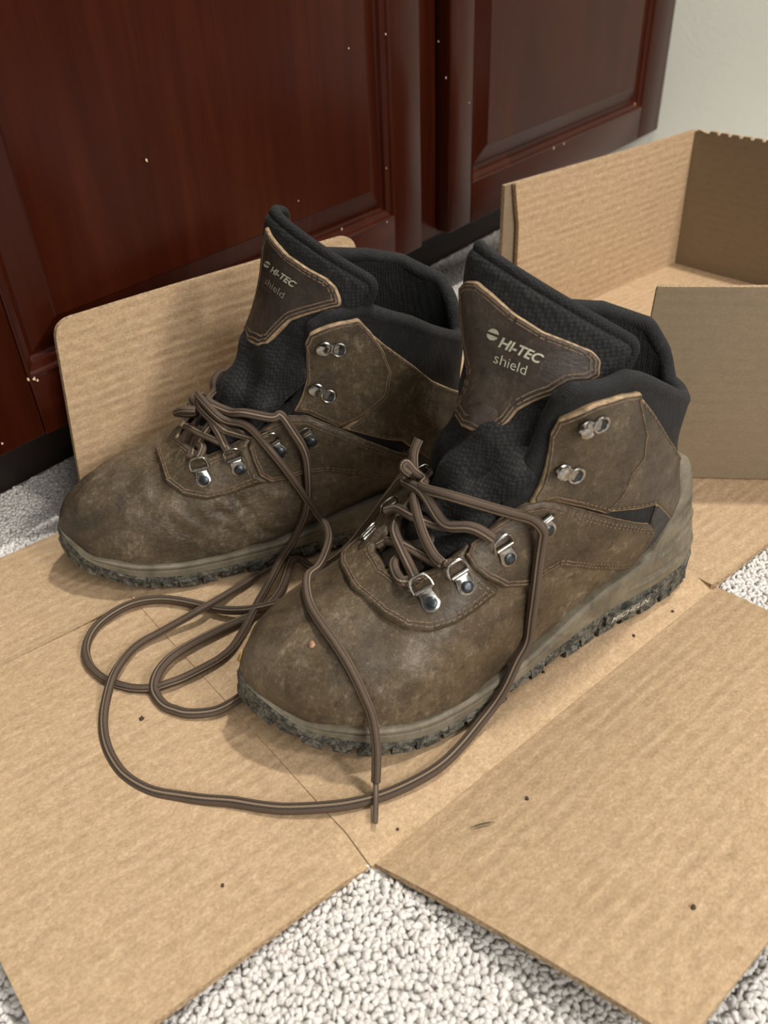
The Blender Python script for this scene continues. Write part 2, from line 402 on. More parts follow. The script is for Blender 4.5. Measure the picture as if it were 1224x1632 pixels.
def card(name,c0,c1,c2,flute=.0085,bs=.35):
    m,nt,b=mat(name);uv=uvc(nt)
    s=nd(nt,'ShaderNodeSeparateXYZ');nt.links.new(uv,s.inputs[0])
    warp=noise(nt,mapping(nt,uv,(14,70,1)),1.,4)
    brk=ramp(nt,noise(nt,mapping(nt,uv,(30,60,1)),1.,4,.6),[(.38,(0,0,0)),(.68,(1,1,1))])
    y=mth(nt,'ADD',s.outputs[1],mth(nt,'MULTIPLY',warp,.0050))
    wv=mth(nt,'MULTIPLY',mth(nt,'SINE',mth(nt,'MULTIPLY',y,2*math.pi/flute)),brk)
    fib=noise(nt,mapping(nt,uv,(430,600,1)),1.,6,.78,.6)
    blot=noise(nt,mapping(nt,uv,(100,170,1)),1.,5,.7,.3)
    big=noise(nt,mapping(nt,uv,(6,9,1)),1.,3)
    c=ramp(nt,mth(nt,'ADD',mth(nt,'MULTIPLY',fib,.66),mth(nt,'MULTIPLY',blot,.34)),[(.36,c0),(.50,c1),(.64,c2)])
    c=mixc(nt,mth(nt,'MULTIPLY',ramp(nt,mth(nt,'ADD',mth(nt,'MULTIPLY',wv,.5),mth(nt,'MULTIPLY',big,.9)),[(.45,(0,0,0)),(1.0,(1,1,1))]),.30),c,tuple(x*.86 for x in c0))
    long_=ramp(nt,noise(nt,mapping(nt,uv,(180,900,1),(0,0,.5)),1.,4,.6,2.5),[(.66,(0,0,0)),(.74,(1,1,1))])
    c=mixc(nt,mth(nt,'MULTIPLY',long_,.35),c,tuple(min(1,x*1.3) for x in c2))
    nt.links.new(c,b.inputs['Base Color']);b.inputs['Roughness'].default_value=.78;b.inputs['Specular IOR Level'].default_value=.22
    h=bump(nt,b,fib,.22,.0006);h=bump(nt,b,wv,bs,.0010,h);bump(nt,b,noise(nt,mapping(nt,uv,(30,30,1)),1.,3),.35,.0015,h)
    return m
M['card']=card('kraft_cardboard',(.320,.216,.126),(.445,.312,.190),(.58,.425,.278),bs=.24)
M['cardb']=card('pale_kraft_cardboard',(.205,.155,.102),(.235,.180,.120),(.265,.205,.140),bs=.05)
M['cardedge']=plain('corrugated_edge',(.36,.25,.145),.85,nscale=500,amt=.5,bsc=500,bd=.002)
def wood():
    m,nt,b=mat('cherry_stained_wood');v=uvc(nt)
    g=noise(nt,mapping(nt,v,(60,3.2,1)),1.,5,.6,.6);g2=noise(nt,mapping(nt,v,(520,14,1)),1.,3,.6);big=noise(nt,mapping(nt,v,(6,2,1)),1.,3)
    c=ramp(nt,mth(nt,'ADD',mth(nt,'MULTIPLY',g,.55),mth(nt,'MULTIPLY',big,.45)),[(.3,(.022,.0034,.0012)),(.5,(.034,.0055,.0018)),(.7,(.052,.0100,.0032))])
    c=mixc(nt,mth(nt,'MULTIPLY',ramp(nt,g2,[(.5,(0,0,0)),(.7,(1,1,1))]),.35),c,(.022,.004,.002))
    nt.links.new(c,b.inputs['Base Color']);b.inputs['Roughness'].default_value=.27;b.inputs['Specular IOR Level'].default_value=.16
    b.inputs['Coat Weight'].default_value=.0;b.inputs['Coat Roughness'].default_value=.22
    bump(nt,b,g2,.08,.0003);return m
M['wood']=wood()
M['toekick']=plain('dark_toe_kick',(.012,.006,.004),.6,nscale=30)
M['chip']=plain('bare_wood_chip',(.62,.47,.33),.8,nscale=300)
def wallm():
    m,nt,b=mat('cream_wall_paint');v=objc(nt)
    nt.links.new(ramp(nt,noise(nt,v,6,3),[(.3,(.76,.775,.69)),(.7,(.79,.80,.715))]),b.inputs['Base Color']);b.inputs['Roughness'].default_value=.55
    bump(nt,b,noise(nt,v,160,4,.6),.25,.0015);return m
M['wall']=wallm()
def carpet():
    m,nt,b=mat('ivory_loop_pile');v=objc(nt)
    oi=nd(nt,'ShaderNodeObjectInfo')
    g=nd(nt,'ShaderNodeNewGeometry')
    n=noise(nt,g.outputs['Position'],260,3,.6)
    c=ramp(nt,mth(nt,'ADD',mth(nt,'MULTIPLY',n,.7),mth(nt,'MULTIPLY',oi.outputs['Random'],.3)),[(.25,(.58,.555,.53)),(.5,(.665,.64,.618)),(.75,(.74,.72,.70))])
    nt.links.new(c,b.inputs['Base Color']);b.inputs['Roughness'].default_value=.95;b.inputs['Specular IOR Level'].default_value=.1
    bump(nt,b,noise(nt,g.outputs['Position'],1500,2),.5,.0006);return m
M['carpet']=carpet()
M['floor']=plain('carpet_backing',(.60,.575,.545),.95,nscale=300,amt=.4,bsc=300,bd=.003)
M['crumb']=plain('dark_crumb',(.05,.035,.022),.9,nscale=900,amt=.4)
M['leaf']=plain('tan_leaf_scrap',(.42,.27,.10),.8,nscale=500,amt=.3)
M['pinkchip']=plain('reddish_chip',(.36,.20,.13),.8,nscale=500)
M['grass']=plain('dry_grass_blade',(.07,.065,.03),.7,nscale=500)
# ================= generic cut-sheet builder =================
def inpoly(P,poly):
    x,y=P[:,0],P[:,1];c=np.zeros(len(P),bool);n=len(poly);j=n-1
    for i in range(n):
        xi,yi=poly[i];xj,yj=poly[j]
        k=((yi>y)!=(yj>y));xx=(xj-xi)*(y-yi)/((yj-yi) if abs(yj-yi)>1e-15 else 1e-15)+xi
        c^=k&(x<xx);j=i
    return c
def polydist(P,poly):
    A=poly;B=np.roll(poly,-1,0);d=np.full(len(P),1e9)
    for a,b in zip(A,B):
        ab=b-a;t=np.clip(((P-a)@ab)/(ab@ab+1e-18),0,1);d=np.minimum(d,np.linalg.norm(P-(a+t[:,None]*ab),axis=1))
    return d
def resample(P,step,closed=True):
    P=np.asarray(P,float);Q=np.vstack([P,P[:1]]) if closed else P
    o=[]
    for a,b in zip(Q[:-1],Q[1:]):
        n=max(1,int(math.ceil(np.linalg.norm(b-a)/step)))
        for k in range(n):o.append(a+(b-a)*k/n)
    if not closed:o.append(Q[-1])
    return np.array(o)
def cdt(poly,inner):
    n=len(poly);pts=[Vector(p) for p in np.vstack([poly,inner])] if len(inner) else [Vector(p) for p in poly]
    r=delaunay_2d_cdt(pts,[(i,(i+1)%n) for i in range(n)],[list(range(n))],1,1e-7)
    return np.array([tuple(p) for p in r[0]]),[tuple(f) for f in r[2]]
def sheet(poly,fn,nrm,top,bot,spacing,step,rnd=0.,flat=False):
    """poly in metric 2-D; fn/nrm map 2-D -> 3-D. returns V,F,fm,uv (0 face,1 edge,2 back)"""
    poly=resample(poly,step)
    lo,hi=poly.min(0),poly.max(0)
    g=np.stack(np.meshgrid(np.arange(lo[0],hi[0],spacing),np.arange(lo[1],hi[1],spacing*.87),indexing='ij'),-1)
    g[:,::2,0]+=spacing*.5;g=g.reshape(-1,2);g=g[inpoly(g,poly)];d=polydist(g,poly);g=g[d>max(spacing*.45,rnd*1.6)]
    if rnd>0:
        t=unit(np.roll(poly,-1,0)-np.roll(poly,1,0));n2=np.stack([-t[:,1],t[:,0]],-1)
        for sg in (1,-1):
            ins=poly+sg*n2*rnd
            ok=inpoly(ins,poly);ok&=polydist(ins,poly)>rnd*.8
            g=np.vstack([g,ins[ok]])
    U,F=cdt(poly,g)
    D=polydist(U,poly);onb=D<1e-6
    k=np.where(onb,.0,1.) if rnd<=0 else np.sqrt(np.clip(1-(1-np.clip(D/rnd,0,1))**2,0,1))
    h=(top-(top-bot)*.45*(1-k)) if rnd>0 else np.full(len(U),top)
    Nn=nrm(U);Pt=fn(U)
    V=Pt+Nn*h[:,None];nv=len(U)
    # orient faces
    f0=F[len(F)//2];nn=np.cross(V[f0[1]]-V[f0[0]],V[f0[2]]-V[f0[0]])
    if nn@Nn[f0[0]]<0:F=[f[::-1] for f in F]
    Vb=Pt+Nn*bot
    # boundary edges
    cnt={}
    for f in F:
        for a,b in zip(f,f[1:]+f[:1]):cnt[(a,b)]=1
    bd=[(a,b) for (a,b) in cnt if (b,a) not in cnt]
    V2=np.vstack([V,Vb]);F2=list(F)+[tuple(i+nv for i in f[::-1]) for f in F]
    fm=[0]*len(F)+[2]*len(F)
    # separate edge ring so the cut edge shades crisply
    o=len(V2);V2=np.vstack([V2,V,Vb])
    for a,b in bd:F2.append((b+o,a+o,a+o+nv,b+o+nv));fm.append(1)
    used=np.unique(np.array([i for f in F2 for i in f]));mp=-np.ones(len(V2),int);mp[used]=np.arange(len(used))
    UV=np.vstack([U]*4)[used]
    return V2[used],[tuple(mp[i] for i in f) for f in F2],fm,UV,U
# ================= room =================
CZ=-.0098   # carpet backing below the cardboard top (z=0)
def slab_box(name,lo,hi,m,**k):
    b=MB();c=(np.array(lo)+hi)/2;h=(np.array(hi)-lo)/2;b.box(c,(1,0,0),(0,1,0),(0,0,1),h);return b.build(name,m,smooth=False,sharp=None,**k)
tag(slab_box('floor',(-1.6,-1.8,-.06),(2.2,1.2,CZ),M['floor']),'carpet backing under the ivory loop carpet','floor',kind='structure')
tag(slab_box('wall_right',(1.3935,-.20,CZ),(1.50,1.2,2.5),M['wall']),'cream painted wall beside the cabinet','wall',kind='structure')
tag(slab_box('wall_back',(-1.6,1.13,CZ),(1.3935,1.2,2.5),M['wall']),'cream wall behind the cabinet','wall',kind='structure')
# carpet pile
TN=math.radians(12.5)
TX=np.array([math.cos(TN),-math.sin(TN),0]);NX=np.array([math.sin(TN),math.cos(TN),0]);ZX=np.array([0,0,1.])
def tn(t,n,z=0.):return TX*t+NX*n+ZX*z
g=[];rs=np.random.RandomState(3);sp=.0030
xs=np.arange(-.55,1.39,sp);ys=np.arange(-.60,.60,sp*.9)
X,Yg=np.meshgrid(xs,ys,indexing='ij');X=X+(np.arange(len(ys))%2)[None]*sp*.5
P=np.stack([X.ravel(),Yg.ravel(),np.full(X.size,CZ)],-1);P[:,:2]+=rs.normal(0,sp*.17,(len(P),2))
tt,nn_=P@TX,P@NX
under=((tt>.135)&(tt<.92)&(nn_>.187)&(nn_<.54))|((tt>.02)&(tt<.137)&(nn_>.21)&(nn_<.53))|((tt>.126)&(tt<.43)&(nn_>.14)&(nn_<.20)&(tt>.126+(.18-nn_)*.35))
vis=pix(P);zz=(P-CAMP)@CF
keep=(~under)&(zz>.05)&(vis[:,0]>-1000)&(vis[:,0]<2100)&(vis[:,1]<2500)&(vis[:,1]>-100)
P=P[keep]
me=bpy.data.meshes.new('carpet_pile');me.from_pydata(P.tolist(),[],[]);me.materials.append(M['carpet'])
cp=reg(bpy.data.objects.new('carpet_pile',me));tag(cp,'ivory looped carpet pile around the opened cardboard box','carpet',kind='stuff')
ng=bpy.data.node_groups.new('loop_pile','GeometryNodeTree')
ng.interface.new_socket('Geometry',in_out='INPUT',socket_type='NodeSocketGeometry');ng.interface.new_socket('Geometry',in_out='OUTPUT',socket_type='NodeSocketGeometry')
gi=ng.nodes.new('NodeGroupInput');go=ng.nodes.new('NodeGroupOutput')
ico=ng.nodes.new('GeometryNodeMeshIcoSphere');ico.inputs['Radius'].default_value=.0020;ico.inputs['Subdivisions'].default_value=2
tr=ng.nodes.new('GeometryNodeTransform');tr.inputs['Scale'].default_value=(1.2,.95,1.35);tr.inputs['Translation'].default_value=(0,0,.0012)
ss=ng.nodes.new('GeometryNodeSetShadeSmooth');sm=ng.nodes.new('GeometryNodeSetMaterial');sm.inputs['Material'].default_value=M['carpet']
iop=ng.nodes.new('GeometryNodeInstanceOnPoints')
def rnd_vec(lo,hi,seed):
    r=ng.nodes.new('FunctionNodeRandomValue');r.data_type='FLOAT_VECTOR';r.inputs[0].default_value=lo;r.inputs[1].default_value=hi;r.inputs['Seed'].default_value=seed;return r.outputs[0]
L=ng.links.new
spn=ng.nodes.new('GeometryNodeSetPosition');nz_=ng.nodes.new('ShaderNodeTexNoise');nz_.inputs['Scale'].default_value=620;nz_.inputs['Detail'].default_value=2
vm=ng.nodes.new('ShaderNodeVectorMath');vm.operation='SUBTRACT';vm.inputs[1].default_value=(.5,.5,.5);vs=ng.nodes.new('ShaderNodeVectorMath');vs.operation='SCALE';vs.inputs['Scale'].default_value=.0032
L(nz_.outputs['Color'],vm.inputs[0]);L(vm.outputs[0],vs.inputs[0]);L(vs.outputs[0],spn.inputs['Offset']);L(ico.outputs[0],spn.inputs[0]);L(spn.outputs[0],tr.inputs[0]);L(tr.outputs[0],ss.inputs[0]);L(ss.outputs[0],sm.inputs[0]);L(sm.outputs[0],iop.inputs['Instance'])
L(gi.outputs[0],iop.inputs['Points']);L(rnd_vec((-.6,-.6,0),(.6,.6,6.28),1),iop.inputs['Rotation']);L(rnd_vec((.72,.72,.75),(1.12,1.12,1.1),5),iop.inputs['Scale'])
L(iop.outputs[0],go.inputs[0])
md=cp.modifiers.new('pile','NODES');md.node_group=ng
# ================= cabinet =================
YD=.519
cab=empty('vanity_cabinet',(.7,YD+.03,CZ));tag(cab,'dark cherry cabinet with two raised panel doors along the wall','cabinet')
def wbox(name,lo,hi,parent,vert=True,bev=.0015,m=None):
    b=MB();c=(np.array(lo)+hi)/2;h=(np.array(hi)-lo)/2;b.box(c,(1,0,0),(0,1,0),(0,0,1),h,bev=bev);V=np.array(b.V)
    uv=np.stack([V[:,0]+V[:,1],V[:,2]],-1) if vert else np.stack([V[:,2]+V[:,1]+.37,V[:,0]],-1)
    return fix_normals(mesh(name,V,b.F,m or M['wood'],parent,smooth=True,uv=uv,sharp=math.radians(50)))
def rect_loop(name,X0,X1,Z0,Z1,prof,parent,fill=False):
    V=[];F=[]
    for o,dp in prof:V+=[(X0+o,YD+dp,Z0+o),(X1-o,YD+dp,Z0+o),(X1-o,YD+dp,Z1-o),(X0+o,YD+dp,Z1-o)]
    for i in range(len(prof)-1):
        for k in range(4):a=i*4+k;b=i*4+(k+1)%4;F.append((a,b,b+4,a+4))
    if fill:n=(len(prof)-1)*4;F.append((n,n+1,n+2,n+3))
    V=np.array(V);uv=np.stack([V[:,0]+.11,V[:,2]],-1)
    return mesh(name,V,F,M['wood'],parent,smooth=False,uv=uv)
def door(X0,X1,sl,sr,Z0=.07,Z1=.74,rail=.045):
    d=mesh('door',np.array([(X0+.003,YD+.0105,Z0+.003),(X1-.003,YD+.0105,Z0+.003),(X1-.003,YD+.0105,Z1-.003),(X0+.003,YD+.0105,Z1-.003),(X0+.003,YD+.0195,Z0+.003),(X1-.003,YD+.0195,Z0+.003),(X1-.003,YD+.0195,Z1-.003),(X0+.003,YD+.0195,Z1-.003)]),
      [(0,1,2,3),(7,6,5,4),(0,4,5,1),(1,5,6,2),(2,6,7,3),(3,7,4,0)],M['wood'],cab,smooth=False,uv=np.array([(0,0),(1,0),(1,1),(0,1)]*2)*.3)
    wbox('stile',(X0,YD,Z0),(X0+sl-.0002,YD+.020,Z1),d,True,.0025);wbox('stile',(X1-sr+.0002,YD,Z0),(X1,YD+.020,Z1),d,True,.0025)
    wbox('rail',(X0+sl,YD+.0002,Z0),(X1-sr,YD+.020,Z0+rail),d,False,.0008);wbox('rail',(X0+sl,YD+.0002,Z1-rail),(X1-sr,YD+.020,Z1),d,False,.0008)
    rect_loop('moulding',X0+sl,X1-sr,Z0+rail,Z1-rail,[(-.0006,.0004),(.0008,-.0004),(.0022,.0006),(.0034,.0030),(.0080,.0052),(.0095,.0085),(.0112,.0100)],d)
    rect_loop('raised_panel',X0+sl,X1-sr,Z0+rail,Z1-rail,[(.0095,.0102),(.0135,.0100),(.0150,.0092),(.0335,.0032),(.0345,.0020),(.037,.0020)],d,True)
    return d
door(.2055,.7347,.0492,.0490)
door(.7885,1.3925,.0456,.0785)
wbox('face_frame',(.10,YD+.0205,.064),(1.3925,YD+.0405,.80),cab,True,.001)
wbox('cabinet_floor',(.10,YD+.041,.066),(1.3925,YD+.5,.085),cab,False,.001)
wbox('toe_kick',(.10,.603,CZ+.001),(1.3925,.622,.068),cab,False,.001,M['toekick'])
wbox('countertop',(.08,YD-.02,.82),(1.3925,YD+.55,.86),cab,False,.002)
# bare spots chipped out of the varnish
nick=MB()
for (px_,py_,s) in ((45,605,2.2),(55,604,2.0),(60,606,1.6),(97,583,1.6),(545,365,1.5),(617,354,1.2),(883,236,2.4),(899,229,2.0),(1012,166,2.2),(1021,173,1.4),(748,164,1.0),(711,124,1.2),(615,55,1.3),(234,256,1.6),(556,77,1.0),(226,660,1.8),(4,707,1.5),(699,66,.9),(616,268,.9),(476,320,.9)):
    d=ray(px_,py_);t=(YD-.0003)/d[1];c=CAMP+d*t;r=s*.0006
    pts=[c+np.array([math.cos(a)*r*random.uniform(.5,1.2),0,math.sin(a)*r*random.uniform(.7,1.7)]) for a in np.linspace(0,2*math.pi,8)[:-1]]
    n0=len(pts);nick.add(pts+[p+np.array([0,.0004,0]) for p in pts],[tuple(range(n0))]+[(i,(i+1)%n0,(i+1)%n0+n0,i+n0) for i in range(n0)])
tag(nick.build('varnish_chips',M['chip'],cab,smooth=False,sharp=None),kind='stuff')
# ================= opened cardboard box =================
TH=.0042
box=empty('cardboard_box',tn(.3,.36,-TH));tag(box,'opened kraft cardboard box spread flat under the hiking boots','cardboard box')
def card_part(name,poly,fn,spacing=.014,step=.02,th=TH,m='card',smooth=True,flip=False,uvswap=False):
    poly=np.asarray(poly,float)
    def nr(U):
        e=1e-4;P0=fn(U);a=fn(U+[e,0])-P0;b=fn(U+[0,e])-P0;n=unit(np.cross(a,b));return -n if flip else n
    V,F,fm,UV,_=sheet(poly,fn,nr,0.,-th,spacing,step)
    if uvswap:UV=UV[:,::-1]
    return mesh(name,V,F,[M[m],M['cardedge'],M['cardb']],box,smooth=smooth,fm=fm,uv=UV,sharp=math.radians(45))
T0,T1,N0,N1,WH=.1256,.4235,.1805,.546,.155
rwav=lambda t,n:.0006*np.sin(t*19+n*7)+.0005*np.sin(n*31-t*5)
def base_fn(U):
    t,n=U[:,0],U[:,1];k=n-N0
    z=-.0008+rwav(t,n)*np.clip(k/.05,0,1)+.0014*np.exp(-((k-.021)/.009)**2)-.0056*np.exp(-(k/.0105)**2)
    z=z-.0012*np.exp(-((n-.434)/.003)**2)*(t<.34)*np.clip((t-T0)/.02,0,1)
    return TX*t[:,None]+NX*n[:,None]+ZX*z[:,None]
card_part('base_panel',[(T0,N0),(T1,N0),(T1,N1),(T0,N1)],base_fn,.008)
def right_fn(U):
    t,n=U[:,0],U[:,1];z=-.0010+rwav(t,n)-.0012*np.exp(-((t-T1)/.004)**2)
    return TX*t[:,None]+NX*n[:,None]+ZX*z[:,None]
card_part('side_panel',[(T1,N0+.001),(T1+.006,N0-.001),(.925,N0-.006),(.925,N1),(T1,N1)],right_fn,.012)
# flap lying toward the viewer, its free end a little lifted
FZ=lambda s:-.0066+.027*(1-(1-np.clip(s,0,.17)/.17)**2)
def front_fn(U):
    t,s=U[:,0],U[:,1];z=FZ(s)+.0008*np.sin(t*30)*np.clip(s/.05,0,1)
    return TX*t[:,None]+NX*(N0-s)[:,None]+ZX*z[:,None]
def px2flap(q):
    z=0.
    for _ in range(40):
        P=ground(q[0],q[1],z);z=.5*z+.5*float(FZ(N0-P@NX))
    return np.array([P@TX,N0-P@NX])
def line_x(a,b,c,d):
    A=np.stack([b-a,c-d],-1);k=np.linalg.solve(A,c-a);return a+(b-a)*k[0]
cA=px2flap((590,1369));eL=px2flap((1040,1630));o1=px2flap((1119,1632));o2=px2flap((1224,1500));sR=px2flap((1139,934));sR2=px2flap((1224,973))
cB=line_x(cA,eL,o1,o2);oD=unit(o2-o1);cC=line_x(sR,sR2,o1,o1+oD*.1)
cA[1]=max(cA[1],.0005);sR[1]=max(sR[1],.0005)
card_part('front_flap',[(cA[0],-.0006),cB,cC,(sR[0],-.0006)],front_fn,.010,flip=True)
# flap on the left
AL=math.radians(3.2)
def left_fn(U):
    s,n=U[:,0],U[:,1];z=-.0010+rwav(T0,n)*np.exp(-np.abs(s)/.02)+s*math.sin(AL)*np.clip((.47-n)/.1,0.15,1)+.0006*np.sin(n*25+s*9)*np.clip(s/.03,0,1)+(.0014*np.exp(-((n-N0-.021)/.009)**2)-.0056*np.exp(-((n-N0)/.0105)**2))*np.exp(-(s/.012)**2)-.0004
    return TX*(T0-s*math.cos(AL))[:,None]+NX*n[:,None]+ZX*z[:,None]
card_part('left_flap',[(-.0012,N0+.0005),(.153,N0+.002),(.158,.4339),(-.0012,.4339)],left_fn,.010,flip=True,uvswap=False)
def corner_fn(U):
    s,n=U[:,0],U[:,1];z=-.0014+.0016*np.exp(-((n-.4345)/.005)**2)+.0005*np.sin(n*40+s*11)
    return TX*(T0-s)[:,None]+NX*n[:,None]+ZX*z[:,None]
card_part('corner_flap',[(-.0012,.4341),(.156,.4341),(.150,N1-.001),(.06,N1-.001),(-.0012,N1-.001)],corner_fn,.010,flip=True)
def rounded(pts,rads,k=6):
    o=[];n=len(pts)
    for i,(p,r) in enumerate(zip(pts,rads)):
        p=np.array(p,float)
        if r<=0:o.append(p);continue
        a=unit(np.array(pts[i-1])-p);b=unit(np.array(pts[(i+1)%n])-p)
        for j in range(k+1):
            t=j/k;o.append(p+a*r*(1-t)**2+b*r*t**2)
    return np.array(o)
def stand_fn(origin,along,lean=0.,warp=.0015):
    origin=np.asarray(origin,float);along=unit(np.asarray(along,float));out=np.cross(along,ZX)
    def f(U):
        t,s=U[:,0],U[:,1];w=warp*np.sin(t*17+.6)*np.clip(s/.1,0,1)+lean*s
        return origin+along*t[:,None]+ZX*s[:,None]+out*w[:,None]
    return f
f=stand_fn(tn(0,N1,0),TX)
card_part('back_flap',rounded([(.1405,-.0035),(.432,-.0035),(.418,WH),(.1590,WH)],(0,0,.016,.013)),f,.010,m='card')
card_part('back_wall',rounded([(.628,-.0035),(.9245,-.0035),(.9245,WH),(.618,WH),(.6265,.112)],(0,0,.006,.004,0)),stand_fn(tn(0,N1,0),TX,.0,.001),.012,m='card')
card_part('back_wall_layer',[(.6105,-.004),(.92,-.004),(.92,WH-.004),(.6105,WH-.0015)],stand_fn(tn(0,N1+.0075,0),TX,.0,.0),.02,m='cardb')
# far side wall with perforated top edge
pts=[(0.,-.0035),(.50,-.0035)]
for i in range(36):
    q=.50-i*.0135;pts+=[(q,WH+.001),(q-.0085,WH+.001),(q-.0095,WH-.0018),(q-.0125,WH-.0018)]
pts=[p for p in pts if p[0]>.006 or p[1]<0]+[(.004,WH+.001),(0,WH-.003)]
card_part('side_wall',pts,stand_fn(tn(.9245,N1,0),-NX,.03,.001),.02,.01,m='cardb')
sL=np.array([.5392,.1859,0]);sdir=unit(np.array([.0566,-.0937,0]))
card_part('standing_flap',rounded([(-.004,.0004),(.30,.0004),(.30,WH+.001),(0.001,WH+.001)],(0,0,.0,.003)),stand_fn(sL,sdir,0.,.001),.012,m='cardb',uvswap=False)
# ================= hiking boots =================
MIDTOP=Pchip([0,.015,.03,.042,.047,.053,.058,.067,.083,.095,.107,.125,.15,.17,.20,.23,.26,.28,.295,.303,.309,.3142],[.092,.090,.082,.070,.062,.054,.0475,.0425,.0385,.0365,.0335,.0285,.0215,.0185,.0185,.0195,.0230,.0265,.0278,.0315,.0360,.0392])
OUTTOP=Pchip([0,.02,.04,.07,.10,.14,.18,.23,.26,.28,.295,.303,.309,.3142],[.0235,.0215,.0200,.0195,.0180,.0130,.0100,.0105,.0145,.0205,.0255,.0312,.0358,.0390])
ZBOT=lambda x:np.where(x>.224,.021*np.clip((x-.224)/.09,0,1.2)**2,0)+np.where(x<.03,.004*np.clip((.03-x)/.03,0,1)**2,0)
FAR_TH=([6.45,6.60,7.06,7.43,8.31,8.97,9.77,10.2,11.0,12.3,16],[0,.15,.185,.221,.269,.311,.330,.316,.31,.31,.31])
FAR_VT=([0,.08,.22,.40,.55,.75,1],[12.5,13.3,14.6,15.5,15.95,16.1,15.1])
CFG={
 'F':dict(b=BF,near=1,th=([6.45,6.575,7.06,7.43,8.31,8.97,9.77,10.2,10.44,11.0,11.5,12.3,16],[0,.155,.175,.221,.269,.311,.340,.316,.307,.295,.285,.30,.30]),
          vt=([0,.073,.21,.267,.33,.46,.75,1],[12.2,12.85,13.75,14.3,14.45,14.55,14.75,15.0])),
 'B':dict(b=BB,near=-1,th=([6.45,6.9,7.23,7.59,8.1,8.7,9.2,9.96,10.19,10.76,11.5,12.9,16],[0,.12,.228,.325,.36,.386,.396,.42,.425,.406,.390,.41,.41]),
          vt=([0,.088,.21,.41,.64,1],[12.7,13.8,14.6,14.9,14.95,15.0]))}
def build_boot(key,root,mv):
    c=CFG[key];b=c['b'];near=c['near']
    def th0(v,sg):
        q=c['th'] if sg==near else FAR_TH;return np.interp(v,q[0],q[1],left=0)
    def vtop(t,sg):
        q=c['vt'] if sg==near else FAR_VT
        k=sstep(.86,1,t);e=np.interp(t,*q);return e*(1-k)+15.0*k
    NRW,NT=150,72
    # near the toe rows crowd together, the collar rows are regular
    rr=np.linspace(0,1,NRW)
    def grid(sg,off,r0=0.,extra=0):
        t=np.linspace(0,1,NT);R,Tt=np.meshgrid(r0+(1-r0)*rr,t,indexing='ij')
        V=R*vtop(Tt,sg);V=np.maximum(V,.02)
        h0=th0(V,sg);A=sg*(h0+(1-h0)*Tt)
        P=b.W(b.S,A,V);n=b.normal(b.S,np.where(np.abs(A)<.004,sg*.004,np.where(np.abs(A)>.996,sg*.996,A)),np.maximum(V,.35))
        o=off(A,V,P) if callable(off) else off
        return A,V,P+n*np.asarray(o)[...,None] if np.ndim(o) else P+n*o,n
    # flex creases pressed into the leather
    gro=[]
    tabS=b.table(b.S,(-1,1),(.25,15.9))
    iv=lambda p:b.inv(tabS,p)
    for path,dep,wid in c['groove']:
        q=np.array([iv(p) for p in path]);q=catmull(q,6);gro.append((b.W(b.S,q[:,0],q[:,1]),dep,wid))
    def outer_off(A,V,P):
        o=np.full(A.shape,-.0004)
        W_=P.reshape(-1,3);x=b.local(W_)
        lump=.00045*np.sin(x[:,0]*120+x[:,1]*90)*np.sin(x[:,1]*140-x[:,2]*110)+.00035*np.sin(x[:,0]*210-x[:,2]*170+1.)*np.sin(x[:,1]*230)
        o=o+lump.reshape(A.shape)
        for L_,dep,wid in gro:
            d=np.min(np.linalg.norm(W_[:,None]-L_[None,::2],axis=2),axis=1)
            o=o-(dep*np.exp(-(d/wid)**2)-.45*dep*np.exp(-((d-wid*2.0)/wid)**2)).reshape(A.shape)
        return o
    VV=[];FF=[];cls=[];zc=[]
    rim=[]
    for sg in (1,-1):
        A,V,P,n=grid(sg,outer_off)
        o=len(VV);VV+=P.reshape(-1,3).tolist();f=gridf(NRW,NT,o);FF+=f
        lz=b.local(P)[...,2]
        Ac=(V[:-1,:-1]+V[1:,1:])/2;Zc=(lz[:-1,:-1]+lz[1:,1:])/2
        cls+=list(((Zc>np.where(Ac>10.1,.0735,.084))&(Ac>8.6)).ravel())
        # rim: throat edge upward, then along the top line
        e0=P[:,0];m=V[:,0]>9.3
        rim.append((np.vstack([e0[m],P[-1,1:]]),np.vstack([n[m,0],n[-1,1:]])))
    VV=np.array(VV);fl=[f for f,k in zip(FF,cls) if not k];ft=[f for f,k in zip(FF,cls) if k]
    def sub(name,F,m,par=root):
        F=np.array(F);u,inv_=np.unique(F,return_inverse=True);return fix_normals(mesh(name,VV[u],inv_.reshape(F.shape),m,par,weld=2e-5))
    vamp=sub('vamp',fl,mv);col=sub('padded_collar',ft,M['mesh'])
    # inner lining
    V2=[];F2=[]
    for sg in (1,-1):
        A,V,P,n=grid(sg,lambda A,V,P:-.0045-.005*sstep(7,11,V),.30)
        o=len(V2);V2+=P.reshape(-1,3).tolist();F2+=gridf(NRW,NT,o)
    fix_normals(mesh('lining',V2,F2,M['lining'],root,weld=2e-5))
    # rolled padded rim
    for sg,(p,n) in zip((1,-1),rim):pass
    pa,na=rim[0];pb,nb=rim[1]
    path=np.vstack([pa,pb[::-1][1:]]);nn=np.vstack([na,nb[::-1][1:]])
    cen=path-nn*.0046
    # smooth & resample
    cen=catmull(resample(cen,.006,False),3)
    for _ in range(3):cen[1:-1]=(cen[:-2]+2*cen[1:-1]+cen[2:])/4
    V_,F_,_=tube_geo(cen,.0052,12,False,True)
    fix_normals(mesh('collar_roll',V_,F_,M['mesh'],col))
    # ---- tongue ----
    va,vb=6.35,c['tv'];na_,nv_=57,90
    a=np.linspace(-1,1,na_);v=np.linspace(va,vb,nv_);A,V=np.meshgrid(a,v,indexing='ij')
    P=b.W(b.T,A,V);n=b.normal(b.T,A,V)
